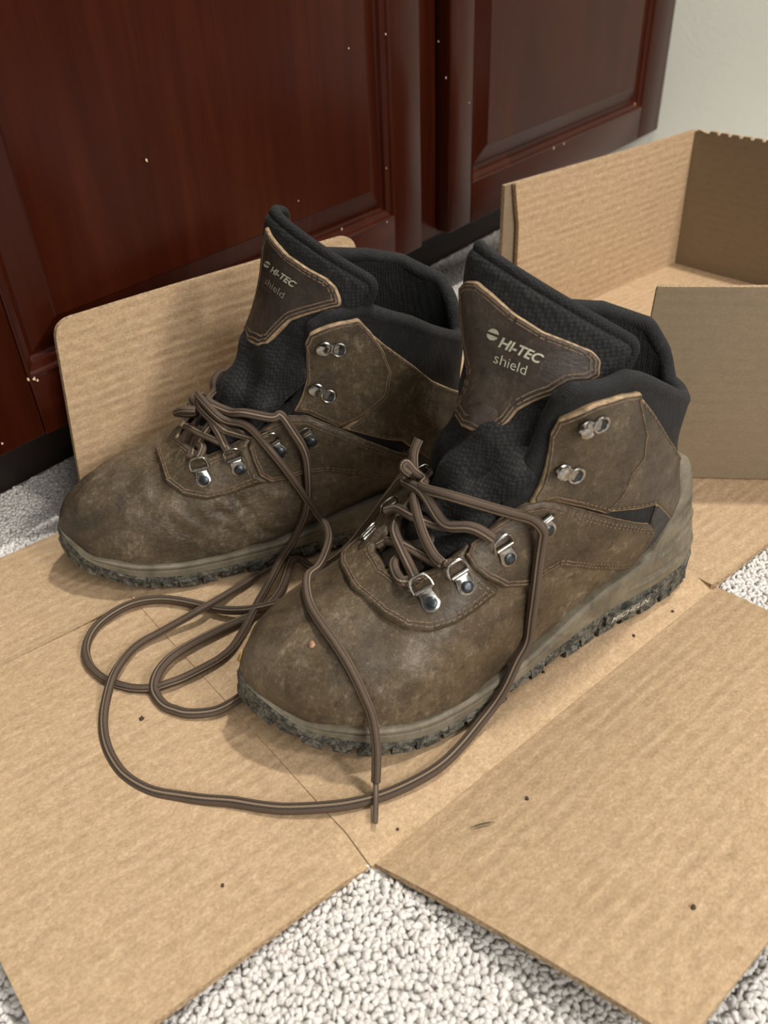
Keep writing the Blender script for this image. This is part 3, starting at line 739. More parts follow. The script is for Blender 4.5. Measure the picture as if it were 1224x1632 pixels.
    edge=np.clip((1-np.abs(A))/.16,0,1);edge=np.sqrt(1-(1-edge)**2);tope=np.clip((vb-V)/.55,0,1);tope=np.sqrt(1-(1-tope)**2)
    pad=edge*tope
    X=b.local(P)
    # folds where the cloth gusset bunches up
    fold=sstep(13.0,9.0,V)*sstep(6.6,8.2,V)*(.0034*np.sin(A*5.2+V*1.9+c['ph'])*np.sin(V*2.6-A*2.2)+.0022*np.sin(A*9-V*3.1+.4))
    under=-.0045*sstep(8.0,6.6,V)
    th=.0035+.0065*sstep(9,13,V)
    Pf=P+n*((pad-1)*th*.5+fold+under)[...,None];Pb=P-n*(th*.5*(1+pad)-fold-under)[...,None]
    VV=np.vstack([Pf.reshape(-1,3),Pb.reshape(-1,3)]);N_=na_*nv_
    FF=gridf(na_,nv_)+[f[::-1] for f in gridf(na_,nv_,N_)]
    for i in range(na_-1):FF.append((i*nv_+nv_-1,(i+1)*nv_+nv_-1,N_+(i+1)*nv_+nv_-1,N_+i*nv_+nv_-1))
    for j in range(nv_-1):FF.append((j,j+1,N_+j+1,N_+j));k=(na_-1)*nv_;FF.append((k+j+1,k+j,N_+k+j,N_+k+j+1))
    ton=fix_normals(mesh('tongue',VV,FF,M['tongue'],root,weld=1e-6))
    # piping round the top of the tongue
    aa=np.linspace(-1,1,60);e=np.vstack([b.W(b.T,np.full(14,-1.),np.linspace(12.2,vb,15)[:-1]),b.W(b.T,aa,np.full(60,vb)),b.W(b.T,np.full(14,1.),np.linspace(vb,12.2,15)[1:])])
    ne=np.vstack([b.normal(b.T,np.full(14,-1.),np.linspace(12.2,vb,15)[:-1]),b.normal(b.T,aa,np.full(60,vb)),b.normal(b.T,np.full(14,1.),np.linspace(vb,12.2,15)[1:])])
    e=e-ne*.005
    for _ in range(6):e[1:-1]=(e[:-2]+2*e[1:-1]+e[2:])/4
    V_,F_,_=tube_geo(e,.0036,10);fix_normals(mesh('tongue_piping',V_,F_,M['lining'],ton))
    # ---- leather pieces cut from pixel-read outlines laid on the last ----
    tabT=b.table(b.T,(-1,1),(6.4,vb))
    def surf(f,ml):
        ma,mw=ml
        return (lambda U:b.W(f,U[:,0]/ma,U[:,1]/mw)),(lambda U:b.normal(f,U[:,0]/ma,U[:,1]/mw))
    def metric(f,av):
        a_,v_=av[:,0],av[:,1];return (np.linalg.norm(b.S(a_+.01,v_)-b.S(a_-.01,v_),axis=1).mean()/.02,np.linalg.norm(f(a_,v_+.05)-f(a_,v_-.05),axis=1).mean()/.1) if f==b.S else (np.linalg.norm(f(a_+.01,v_)-f(a_-.01,v_),axis=1).mean()/.02,np.linalg.norm(f(a_,v_+.05)-f(a_,v_-.05),axis=1).mean()/.1)
    def panel(name,av,f,m,top=.0021,bot=-.0008,sp=.0030,rnd=.0011,parent=root,stitch=(.0024,),em='edge',smoothpoly=True,sgap=.0036,band=True):
        av=np.asarray(av,float)
        ml=metric(f,av);U=av*np.array(ml)
        if smoothpoly:U=catmull(resample(U,.006),3,True)
        fn,nr=surf(f,ml)
        V,F,fm,UV,_=sheet(U,fn,nr,top,bot,sp,.0022,rnd)
        if band:
            dd=polydist(UV,resample(U,.0022));fm=[1 if (k==0 and max(dd[i] for i in f_)<rnd*1.02) else k for k,f_ in zip(fm,F)]
        ob=mesh(name,V,F,[m,M[em],m],parent,fm=fm)
        if stitch:
            sb=MB();P2_=resample(U,.0012);t=unit(np.roll(P2_,-1,0)-np.roll(P2_,1,0));n2=np.stack([-t[:,1],t[:,0]],-1)
            area_=.5*np.sum(P2_[:,0]*np.roll(P2_[:,1],-1)-np.roll(P2_[:,0],-1)*P2_[:,1])
            n2=n2*(1 if area_>0 else -1)
            for d in stitch:
                Q=P2_+n2*d;ok=inpoly(Q,P2_)&(polydist(Q,P2_)>d*.93);step=max(2,int(sgap/.0012))
                for i in range(0,len(Q)-1,step):
                    if not(ok[i] and ok[(i+1)%len(Q)]):continue
                    pc=fn(Q[i:i+1])[0];pn=nr(Q[i:i+1])[0];p1=fn(Q[(i+1)%len(Q)][None])[0];tt_=unit(p1-pc);bb=np.cross(pn,tt_)
                    s_=.00042
                    sb.add([pc+pn*top+x_*tt_*.00125+y_*bb*s_+(z_*.00036)*pn for x_ in(-1,1) for y_ in(-1,1) for z_ in(-.4,1)],[(0,1,3,2),(4,6,7,5),(0,4,5,1),(2,3,7,6),(0,2,6,4),(1,5,7,3)])
            if sb.V:sb.build('stitching',M['thread'],ob,smooth=False,sharp=None)
        return ob
    mir=lambda av:np.asarray(av)*np.array([-1,1])
    ivl=lambda L_:np.array([iv(p) for p in L_])
    for nm,pxs,opt in c['panels']:
        av=ivl(pxs)
        if opt.pop('av_add',None) is not None:pass
        panel(nm,av,b.S,**opt);
        panel(nm,mir(av),b.S,**opt)
    # facing: near half read from the photo, far half mirrored
    fo=ivl(c['face_out']);fi=ivl(c['face_in'])
    sgn=near
    half=np.vstack([[[0,c['fv'][0]]],fo]);inn=np.vstack([fi,[[0,c['fv'][1]]]])
    pol=np.vstack([half,inn,mir(inn)[::-1][1:],mir(half)[::-1][:-1]])
    panel('lace_facing',pol,b.S,M['panel'],top=.0030,stitch=(.0026,.0046),smoothpoly=False,em='edge',band=False)
    # rear piece wrapping the heel, and heel counter (lists of (|a|,v) on one side, mirrored round the back)
    for nm,lst,m,top,st in (('heel_panel',c['rear'],M['panel'],.0016,(.0024,)),('heel_counter',c['counter'],M['counter'],.0014,())):
        o1=ivl(lst)
        # split: outline runs up-front to back centre; close round the back through a=+-1
        for sg in (1,-1):
            q=o1.copy();q[:,0]=np.abs(q[:,0])*sg;q[:,0]=np.clip(q[:,0],-.9995,.9995)
            ci=c[nm+'_i'];back=[(sg*.9995,q[ci,1]+c.get('vb',0)),(sg*.9995,q[(ci+1)%len(q),1])]
            panel(nm,np.vstack([q[:ci+1],back,q[ci+1:]]),b.S,m,top=top,stitch=st,smoothpoly=False,band=(nm=='heel_panel'),em='edge' if nm=='heel_panel' else 'counter')
    # tongue patch with printed name
    tv=np.array([b.inv(tabT,p) for p in c['patch']])
    pt=panel('tongue_patch',tv,b.T,M['patch'],top=.0022,bot=-.0010,parent=ton,stitch=(.0026,.0048))
    tv2=np.array([b.inv(tabT,p) for p in c['patch2']])
    panel('tongue_patch_pad',tv2,b.T,M['dark_patch'],top=.0030,bot=.0012,parent=pt,stitch=(),em='dark_patch',rnd=.0022) if len(tv2) else None
    panel('throat_tab',np.array([(-.7,6.45),(.7,6.45),(.62,7.3),(.3,7.75),(-.3,7.75),(-.62,7.3)]),b.T,M['dark_patch'],top=-.0012,bot=-.0040,parent=ton,stitch=(),em='dark_patch',band=False)
    def print_text(body,quad,m,shear,offset,parent,name,f=b.T,tab=tabT,lift=.0027):
        cu=bpy.data.curves.new('txt','FONT');cu.body=body;cu.shear=shear;cu.offset=offset;cu.resolution_u=3
        ob=bpy.data.objects.new('txt',cu);COL.objects.link(ob);bpy.context.view_layer.update()
        dg=bpy.context.evaluated_depsgraph_get();me=bpy.data.meshes.new_from_object(ob.evaluated_get(dg))
        co=np.array([v.co[:] for v in me.vertices]);fs=[tuple(p.vertices) for p in me.polygons]
        bpy.data.objects.remove(ob);bpy.data.curves.remove(cu);bpy.data.meshes.remove(me)
        lo,hi=co[:,:2].min(0),co[:,:2].max(0);u=(co[:,:2]-lo)/(hi-lo)
        q=np.array([b.inv(tab,p) for p in quad])  # BL,BR,TR,TL
        av=(1-u[:,:1])*(1-u[:,1:])*q[0]+u[:,:1]*(1-u[:,1:])*q[1]+u[:,:1]*u[:,1:]*q[2]+(1-u[:,:1])*u[:,1:]*q[3]
        P=b.W(f,av[:,0],av[:,1])+b.normal(f,av[:,0],av[:,1])*lift
        return mesh(name,P,fs,m,parent,smooth=False)
    for body,quad,mk,sh,of in c['text']:
        print_text(body,quad,M[mk],sh,of,pt,'printed_name')
    # round emblem beside the name
    cx,cy,rx=c['emblem'];an=np.linspace(0,2*math.pi,25)[:-1]
    e=MB()
    for s0,s1 in ((.08,.96),(1.08,1.92)):
        rim_=[b.inv(tabT,(cx+rx*math.cos(math.pi*k+c['ea']),cy+rx*1.05*math.sin(math.pi*k+c['ea']))) for k in np.linspace(s0,s1,12)]
        av=np.array(rim_);P=b.W(b.T,av[:,0],av[:,1])+b.normal(b.T,av[:,0],av[:,1])*.0027
        e.add(P,[tuple(range(len(P)))])
    e.build('printed_emblem',M[c['text'][0][2]],pt,smooth=False,sharp=None)
    # ---- sole ----
    n=len(SOLE);d=np.roll(SOLE,-1,0)-np.roll(SOLE,1,0);d=unit(d);out=np.stack([d[:,1],-d[:,0]],-1)
    if np.mean(np.sum(out*(SOLE-[.15,0]),1))<0:out=-out
    X=SOLE[:,0];zt,zo,zb=MIDTOP(X),OUTTOP(X),ZBOT(X)
    zo=np.minimum(zo,zt-.0006)
    def ringrow(off,z):
        off=np.broadcast_to(off,(n,)) if np.ndim(off)==0 else off
        lean=-(.05+.25*np.clip(-out[:,0],0,1)**1.5)*np.clip(z-.030,0,1)*sstep(.10,.06,X)
        lean=lean-.0009*sstep(.250,.292,X)-.16*np.clip(z-.024,0,1)*sstep(.27,.30,X)
        p=SOLE+out*(off+lean)[:,None];return b.world(np.c_[p,z])
    rows=[ringrow(-.011,zt-.001)]
    for q in np.linspace(0,1,40):
        z=zt+(zo-zt)*q;o=-.0012+.0030*np.sqrt(min(1,q*6))*.7+.0012*q
        o=o-.0024*math.exp(-((q-.42)/.05)**2)*sstep(.12,.17,X)
        # moulded waves on the heel cup
        for z0,sl,wd in ((.0290,.10,.0012),(.0440,.28,.0012),(.0600,.35,.0010)):
            gl=(z-(z0+sl*np.clip(.05-X,0,1)))/wd
            o=o-(.0030*np.exp(-gl**2)-.0010*np.exp(-((gl+2.0)**2)))*sstep(.080,.062,X)
        rows.append(ringrow(o,z))
    rows.append(ringrow(-.006,zo-.001))
    R_=np.array(rows);F_=[]
    m_=len(rows)
    V_=R_.transpose(1,0,2).reshape(-1,3)
    fix_normals(mesh('midsole',V_,gridf(n,m_,0,True),M['midsole'],root))
    rs_=np.random.RandomState(5 if key=='F' else 9)
    jit=lambda s:np.convolve(np.r_[rs_.normal(0,1,n),np.zeros(4)][:n],[.25,.5,.25],'same')*s
    rows=[ringrow(-.008,zo),ringrow(.0012+jit(.0004),zo+.0004),ringrow(.0024+jit(.0006),zo-.0012),ringrow(.0022+jit(.0006),(zo+zb)/2+.001),ringrow(.0014+jit(.0005),zb+.0045),ringrow(-.003,zb+.0038),ringrow(-.012,zb+.0036)]
    R_=np.array(rows);V_=R_.transpose(1,0,2).reshape(-1,3);m_=len(rows);F_=gridf(n,m_,0,True);F_.append(tuple(i*m_+m_-1 for i in range(n)));F_.append(tuple(i*m_ for i in range(n))[::-1])
    osl=mesh('outsole',V_,F_,M['outsole'],root,sharp=math.radians(50))
    fix_normals(osl)
    # tread lugs round the edge, each a block of its own
    arc=np.concatenate([[0],np.cumsum(np.linalg.norm(np.diff(np.vstack([SOLE,SOLE[:1]]),axis=0),axis=1))]);tot=arc[-1]
    s=0.
    at=lambda s_,A_:np.interp(s_%tot,arc,np.append(A_,A_[0]))
    while s<tot-.006:
        L_=rs_.uniform(.009,.0155);s1=min(s+L_,tot-.003)
        px0,py0=at(s,SOLE[:,0]),at(s,SOLE[:,1])
        arch=(.125<px0<.175)
        V8=[]
        hz=rs_.uniform(.0062,.0098);sk=rs_.uniform(-.0025,.0025);dep=rs_.uniform(.0016,.0036)
        for ss_,k in ((s,-1),((s+s1)/2,0),(s1,1)):
            p=np.array([at(ss_,SOLE[:,0]),at(ss_,SOLE[:,1])]);nn_=unit(np.array([at(ss_,out[:,0]),at(ss_,out[:,1])]))
            z0=float(ZBOT(p[0]))+(.0022 if arch else 0.);z1=min(z0+hz,float(OUTTOP(p[0]))-.001)
            tg=np.array([-nn_[1],nn_[0]])*sk
            for o,z in ((-.016,z0+.0004),(dep-.0012+rs_.uniform(-.0006,.0006),z0+.0002),(dep+rs_.uniform(-.0007,.0007),z0+.002),(dep-.0004+rs_.uniform(-.0006,.0006),z1-.0015),(.0012,z1),(-.016,z1-.001)):
                q=p+nn_*(o-(.0009 if o>-.01 else 0)*float(sstep(.25,.292,p[0])))+tg*(z-z0)/hz;V8.append(b.world(np.array([q[0],q[1],z])))
        F8=[]
        for i in range(2):
            for j in range(6):F8.append((i*6+j,i*6+(j+1)%6,(i+1)*6+(j+1)%6,(i+1)*6+j))
        F8+=[tuple(range(6))[::-1],tuple(range(12,18))]
        fix_normals(mesh('lug',V8,F8,M['outsole'],osl,smooth=False))
        s=s1+rs_.uniform(.0022,.0048)
    # ---- lacing hardware ----
    def frame_at(riv,tip,lift=.0028):
        r=iv(riv);t=iv(tip);return av_frame(r,t,lift)
    def av_frame(r,t,lift):
        p=b.W(b.S,*r);nz=b.normal(b.S,*r);q=b.W(b.S,*t);e=q-p;e=unit(e-nz*(e@nz));return p+nz*lift,e,np.cross(nz,e),nz,np.linalg.norm(q-p)
    def ring_piece(r,t,stand=.25):
        p,e,s_,nz,ln=av_frame(r,t,.0031)
        mb=MB();w_=.0049
        # plate outline: rounded tail, square front
        tail=[(-.0046*math.cos(k),w_*math.sin(k)) for k in np.linspace(math.pi/2,-math.pi/2,11)]
        ol=[(x,y) for x,y in tail]+[(.0062,-w_*.82),(.0078,-w_*.95),(.0078,w_*.95),(.0062,w_*.82)]
        V_=[];k=len(ol)
        for sc,z in ((1,-.0008),(1,.0006),(.86,.0011)):V_+=[p+e*x*sc+s_*y*sc+nz*z for x,y in ol]
        F_=[tuple(range(2*k,3*k))]
        for lv in range(2):
            for i in range(k):F_.append((lv*k+i,lv*k+(i+1)%k,(lv+1)*k+(i+1)%k,(lv+1)*k+i))
        mb.add(V_,F_)
        mb.tube([p+e*.0078+s_*y+nz*.0014 for y in np.linspace(-w_,w_,5)],.0013,10)
        up=unit(e*(1-stand)+nz*stand)
        c0=p+e*.0078+nz*.0014;w2=.0056
        loop=[c0-s_*w2,c0-s_*w2+up*.0035,c0-s_*.0034+up*.0075,c0+s_*.0034+up*.0075,c0+s_*w2+up*.0035,c0+s_*w2]
        mb.tube(np.vstack([catmull(loop,4)]),.00078,8)
        ob=mb.build('lace_ring',M['steel'],root)
        rv=MB();rv.lathe(p+nz*.0008,nz,[(.0034,0),(.0034,.0005),(.0028,.0010),(.0014,.0013),(.00001,.0013)],18);rv.build('rivet',M['rivet'],ob)
        return c0+up*.0070,nz,e,s_
    rings={}
    for k,(rp,tp,stand) in enumerate(c['rings']):
        r,t=iv(rp),iv(tp)
        rings[(near,k)]=ring_piece(r,t,stand);rings[(-near,k)]=ring_piece(mir(r),mir(t),stand)
    def hook_piece(r,t):
        p,e,s_,nz,ln=av_frame(r,t,.0033)
        mb=MB();mb.torus(p+nz*.0006,nz,.0042,.0009,22,8)
        c1=p+e*.0088
        mb.lathe(c1+nz*.0002,nz,[(.0042,0),(.0042,.0006),(.0034,.0010),(.0030,.0004),(.0001,.0004)],18)
        # open hook: a bent lip rising from the plate and curling back
        V_=[];prof=[(.0040,.0008),(.0050,.0024),(.0046,.0042),(.0030,.0051),(.0005,.0050),(-.0012,.0043)]
        wd=[.0022,.0025,.0028,.0030,.0027,.0018]
        for (x,z),w_ in zip(prof,wd):
            for y in np.linspace(-1,1,7):V_.append(c1+e*(x-abs(y)**2*.0012)+s_*y*w_+nz*z)
        f=gridf(len(prof),7);mb.add(V_,f);mb.add([v+nz*.0007*0+e*.0009 for v in V_],[q[::-1] for q in f])
        mb.box(p+e*.0045+nz*.0004,e,s_,nz,(.0042,.0028,.0005))
        ob=mb.build('lace_hook',M['steel'],root)
        rv=MB();rv.lathe(p+nz*.0002,nz,[(.0040,0),(.0036,.0004),(.00001,.0001)],16);rv.build('eyelet_hole',M['rivet'],ob)
    for ey,hk in c['hooks']:
        r,t=iv(ey),iv(hk);hook_piece(r,t);hook_piece(mir(r),mir(t))
    if key=='F':
        # raised lettering on the outer side of the sole
        cu=bpy.data.curves.new('txt','FONT');cu.body='MICHELIN';cu.shear=.25;cu.offset=.012
        ob=bpy.data.objects.new('txt',cu);COL.objects.link(ob);bpy.context.view_layer.update()
        dg=bpy.context.evaluated_depsgraph_get();me=bpy.data.meshes.new_from_object(ob.evaluated_get(dg))
        co=np.array([v.co[:] for v in me.vertices]);fs=[tuple(p.vertices) for p in me.polygons]
        bpy.data.objects.remove(ob);bpy.data.curves.remove(cu);bpy.data.meshes.remove(me)
        lo,hi=co[:,:2].min(0),co[:,:2].max(0);u=(co[:,:2]-lo)/(hi-lo)
        x=.0935-u[:,0]*.033;z=.0095+u[:,1]*.0040+u[:,0]*.0012;y=latI(x)+.0046
        xx=np.linspace(.098,.056,9);pv=[]
        for o in (.0004,.0044):
            pv+=[(q,latI(q)+o,zz_) for q in xx for zz_ in (.0078,.0155)]
        V_=b.world(np.array(pv));F_=gridf(9,2)+[f[::-1] for f in gridf(9,2,18)]+[(2*i,2*i+2,2*i+20,2*i+18) for i in range(8)]+[(2*i+1,2*i+19,2*i+21,2*i+3) for i in range(8)]+[(0,18,19,1),(16,17,35,34)]
        bar=fix_normals(mesh('sole_badge',V_,F_,M['outsole'],osl,smooth=False))
        mesh('sole_lettering',b.world(np.stack([x,y,z],-1)),fs,M['sole_print'],osl,smooth=False)
    return rings
CFG['F'].update(tv=15.75,ph=.3,closeback=True,
 groove=[([(845,1005),(825,1040),(790,1070)],.0007,.003),([(560,905),(520,960),(470,990)],.0006,.004),([(735,1010),(775,1035),(800,1060)],.0006,.003)],
 panels=[('quarter_panel',[(752,862),(789,833),(836,802),(862,797),(882,798),(930,812),(980,826),(1033,834),(1040,842),(1022,876),(1002,905),(960,906),(920,903),(890,901),(866,914),(850,930),(830,934),(800,936),(772,922),(752,906),(742,886)],dict(m=M['panel'],top=.0026,stitch=(.0024,.0044),band=False)),
         ('ankle_panel',[(1017,624),(989,628),(946,641),(891,666),(878,690),(871,728),(859,771),(843,800),(880,796),(925,806),(965,816),(990,790),(1006,755),(1024,730),(1029,692)],dict(m=M['panel'],top=.0030,stitch=(.0026,),rnd=.0009))],
 face_out=[(567,945),(611,982),(648,1004),(685,1008),(722,995),(760,970),(786,948),(792,936),(770,921),(752,906),(740,887)],
 face_in=[(750,862),(700,903),(676,912),(655,932),(640,925)],fv=(5.35,6.40),
 heel_panel_i=2,heel_counter_i=4,
 rear=[(965,816),(1000,812),(1042,804),(1075,716),(1060,690),(1045,664),(1022,634),(1010,640),(1006,700),(985,760)],
 counter=[(1004,908),(1020,876),(1036,830),(1047,796),(1057,770)],
 patch=[(722,475),(729,459),(745,448),(763,449),(785,467),(822,500),(866,528),(917,548),(943,559),(956,574),(954,599),(939,608),(910,611),(880,629),(844,644),(825,655),(807,677),(789,692),(767,694),(738,680),(728,662),(732,644),(742,618),(747,596),(743,555),(731,519),(723,493)],
 patch2=[(750,650),(770,640),(795,655),(792,672),(775,684),(752,676)],
 text=[('HI-TEC',[(797,552),(861,581),(868,566),(801,534.5)],'ink',.25,.028),('shield',[(790,577),(838,598),(842,583),(794,561)],'ink',.0,-.006)],emblem=(789.5,532,9.0),ea=.35,
 rings=[((688,962),(668,926),.25),((741,934),(718,898),.25),((806,887),(788,851),.25),((868,841),(858,822),.6)],
 hooks=[((951,671),(926,675)),((913,752),(893,745))])
CFG['B'].update(tv=15.7,ph=1.4,
 groove=[([(372,792),(398,822),(420,846),(432,852)],.0022,.0032),([(345,815),(380,830),(420,850)],.0012,.003),([(262,690),(245,735),(250,780)],.0009,.005),([(225,710),(205,755),(215,800)],.0008,.006),([(290,810),(330,840),(370,850)],.0008,.004),([(275,830),(300,850),(350,865)],.0007,.004)],
 panels=[('quarter_panel',[(402,694),(420,680),(458,662),(490,662),(542,683),(587,703),(627,718),(650,724),(640,772),(600,762),(569,755),(521,750),(484,755),(455,764),(430,768),(412,758),(402,735),(396,712)],dict(m=M['panel'],top=.0026,stitch=(.0024,.0044),band=False)),
         ('ankle_panel',[(570,507),(541,512),(519,518),(494,530),(487,546),(489,577),(485,617),(469,654),(490,657),(541,679),(587,657),(616,632),(623,594),(610,557),(590,527)],dict(m=M['panel'],top=.0030,stitch=(.0026,),rnd=.0009))],
 face_out=[(258,742),(267,771),(293,790),(330,796),(367,787),(408,772),(430,768),(412,757),(402,735),(395,712)],
 face_in=[(400,696),(360,716),(334,729),(312,716)],fv=(5.75,6.55),
 heel_panel_i=2,heel_counter_i=3,
 rear=[(545,682),(590,694),(640,702),(688,606),(656,580),(613,549),(578,520),(570,530),(600,600),(580,655)],
 counter=[(640,770),(650,745),(665,722),(680,705)],
 patch=[(428,362),(438,380),(461,406),(490,426),(521,443),(536,457),(543,474),(543,486),(507,497),(484,504),(464,512),(444,531),(427,548),(413,552),(396,545),(392,529),(402,503),(413,434),(422,389)],
 patch2=[],
 text=[('HI-TEC',[(436,434),(472,460),(478,451),(439,424)],'ink',.25,.028),('shield',[(428,452),(455,477),(459,467),(431,442)],'ink2',.0,.0)],emblem=(431.5,422,5.0),ea=.5,
 rings=[((326,765),(318,735),.25),((381,746),(369,718),.25),((446,717),(424,686),.25),((496,701),(482,682),.5)],
 hooks=[((540,553),(517,550)),((524,627),(506,617))])
bootF=empty('hiking_boot',(*(BF.O+BF.d*.15)[:2],0));tag(bootF,'nearer brown leather hiking boot whose tongue print reads clearly','hiking boot','pair of hiking boots')
bootB=empty('hiking_boot',(*(BB.O+BB.d*.15)[:2],0));tag(bootB,'farther brown leather hiking boot standing against the upright cardboard flap','hiking boot','pair of hiking boots')
RF=build_boot('F',bootF,M['vampF']);RB=build_boot('B',bootB,M['vampB'])
# ================= laces =================
def bvh_of(roots):
    V=[];F=[]
    for r in roots:
        for o in list(r.children)+[g for c in r.children for g in c.children]:
            if o.type!='MESH' or o.name.split('.')[0] in ('lace_ring','lace_hook','rivet','eyelet_hole','stitching'):continue
            k=len(V);q=np.zeros(len(o.data.vertices)*3);o.data.vertices.foreach_get('co',q);V+=(q.reshape(-1,3)+ORI[o]).tolist()
            F+=[tuple(i+k for i in p.vertices) for p in o.data.polygons]
    return BVHTree.FromPolygons(V,F)
BV={'F':bvh_of([bootF]),'B':bvh_of([bootB])};BOXB=bvh_of([box])
def lace_pt(spec):
    x,y,mode,*r=spec;d=ray(x,y)
    if mode in 'FB':
        h=BV[mode].ray_cast(Vector(CAMP),Vector(d))
        if h[0] is not None:
            n=np.array(h[1]);n=n if n@d<0 else -n
            return np.array(h[0])+n*(r[0] if r else .0028)
        return None
    if mode=='g':return ground(x,y,r[0] if r else .0026)
    if mode=='y':   # on a plane of given lateral offset of a boot
        b={'F':BF,'B':BB}[r[0]];k=(r[1]-(CAMP-b.O)@b.l)/(d@b.l);return CAMP+d*k
    return None
def lace_path(specs):
    P=[lace_pt(s) for s in specs];D=[None if p is None else np.linalg.norm(p-CAMP) for p in P]
    kn=[i for i,d in enumerate(D) if d is not None]
    for i in range(len(P)):
        if P[i] is None:
            a=max([k for k in kn if k<i],default=kn[0]);b=min([k for k in kn if k>i],default=kn[-1])
            t=(i-a)/(b-a) if b>a else 0;dist=D[a]*(1-t)+D[b]*t;P[i]=CAMP+ray(specs[i][0],specs[i][1])*dist
    return np.array(P)
def soften(P,k=2):
    P=P.copy()
    for _ in range(k):P[1:-1]=(P[:-2]+2*P[1:-1]+P[2:])/4
    return P
def lace_mesh(name,P,parent,r=.0028,m='lace',end=None,n=12,minz=None):
    C=catmull(P,10);C=resample(C,.0016,False);C=soften(C,9)
    if minz is not None:C[:,2]=np.maximum(C[:,2],minz)
    T=unit(np.gradient(C,axis=0));L=np.concatenate([[0],np.cumsum(np.linalg.norm(np.diff(C,axis=0),axis=1))])
    N=len(C);rr=np.full(N,r);nn=np.array([.2,.1,1.]);V=np.zeros((N,n+1,3));UV=np.zeros((N,n+1,2))
    for i in range(N):
        nn=nn-T[i]*(nn@T[i]);nn=unit(nn) if np.linalg.norm(nn)>1e-4 else unit(np.cross(T[i],[.3,.9,.1]));bb=np.cross(T[i],nn)
        for j in range(n+1):
            a=2*math.pi*j/n;V[i,j]=C[i]+rr[i]*(bb*math.cos(a)*1.08+nn*math.sin(a)*.92);UV[i,j]=(j/n,L[i])
    F=gridf(N,n+1);F=[f[::-1] for f in F]+[tuple(range(n))[::-1],tuple((N-1)*(n+1)+j for j in range(n))]
    o=fix_normals(mesh(name,V.reshape(-1,3),F,M[m],parent,uv=UV.reshape(-1,2)))
    return o,C
def aglet(P,parent,r=.0015):
    C=catmull(P,6);mb=MB();mb.tube(C,[r*1.25]+[r]*(len(C)-2)+[r*.9],12);return mb.build('aglet',M['aglet'],parent)
def tie(root,specs,ag=None,**k):
    P=lace_path(specs);o,C=lace_mesh('lace',P,root,**k)
    if ag:
        A=np.vstack([C[-1:],lace_path(ag)]);aglet(A,o)
    return o
# --- nearer boot ---
# crossings over the tongue, lowest first
tie(bootF,[(612,858,'F',.004),(640,871,'F',.005),(672,884,'F',.004),(703,895,'F',.0045),(718,899,'F',.005)])
tie(bootF,[(632,826,'F',.004),(642,857,'F',.0065),(652,890,'F',.006),(660,912,'F',.005),(666,926,'F',.004)])
tie(bootF,[(598,866,'F',.004),(606,860,'F',.005),(611,858,'F',.004)])
tie(bootF,[(640,893,'F',.003),(634,904,'F',.005),(637,920,'F',.005),(645,931,'F',.004),(656,928,'F',.003)])
tie(bootF,[(622,822,'F',.004),(636,814,'F',.006),(668,827,'F',.004),(700,836,'F',.004),(730,840,'F',.004),(756,846,'F',.004),(776,854,'F',.004)])
tie(bootF,[(668,700,'F',.005),(660,720,'F',.006),(660,745,'F',.008),(664,780,'F',.008),(672,815,'F',.008),(684,852,'F',.0075),(697,885,'F',.006),(708,900,'F',.004)])
tie(bootF,[(655,760,'F',.010),(668,786,'F',.011),(690,806,'F',.010),(723,827,'F',.009),(756,846,'F',.007),(782,857,'F',.005)])
# long near end: through the top ring, down the side, round on the cardboard
tie(bootF,[(655,756,'F',.012),(643,746,'F',.015),(648,738,'F',.016),(660,752,'F',.015),(675,771,'F',.012),(696,779,'F',.010),(730,794,'F',.008),(772,806,'F',.006),(815,813,'F',.006),(841,821,'F',.007),(852,834,'F',.0085),(853,850,'F',.0065),(853,883,'F',.0035),(848,929,'F',.003),(841,978,'F',.003),(834,1020,'F',.003),(823,1056,'i'),(807,1092,'i'),(787,1124,'i'),(764,1153,'g',.005),(738,1185,'g'),(705,1218,'g'),(664,1244,'g'),(613,1267,'g'),(565,1280,'g'),(521,1286,'g'),(456,1289,'g'),(412,1285,'g'),(370,1278,'g'),(326,1275,'g'),(283,1269,'g'),(247,1263,'g'),(218,1250,'g'),(195,1233,'g'),(180,1212,'g'),(170,1190,'g'),(165,1165,'g',.003),(165,1140,'g',.0035),(169,1115,'g',.005),(178,1082,'g',.0085),(191,1059,'g',.006),(209,1037,'g'),(230,1021,'g'),(253,1009,'g'),(296,985,'g',.006),(322,970,'g',.0085),(345,957,'g',.006),(370,942,'g'),(390,930,'g'),(410,916,'g')],ag=[(430,906,'g',.0025),(448,897,'g',.003)],minz=.0022)
# long far end: over the far side and into the bundle between the boots
tie(bootF,[(668,768,'F',.010),(655,757,'F',.013),(640,762,'F',.012),(628,778,'F',.010),(612,798,'F',.006),(598,818,'F',.005),(582,838,'F',.003),(560,866,'i'),(530,892,'g',.02),(500,905,'g',.008),(480,892,'g',.006),(466,893,'g',.010),(459,908,'g',.009),(452,930,'g',.006),(436,957,'g'),(412,975,'g'),(387,987,'g'),(352,1003,'g',.003),(305,1027,'g',.003),(270,1050,'g',.004),(249,1077,'g',.0075),(246,1102,'g',.003),(261,1124,'g'),(280,1132,'g'),(300,1137,'g'),(335,1135,'g'),(358,1127,'g'),(383,1111,'g'),(402,1094,'g',.003),(430,1070,'g',.003)],minz=.0022)
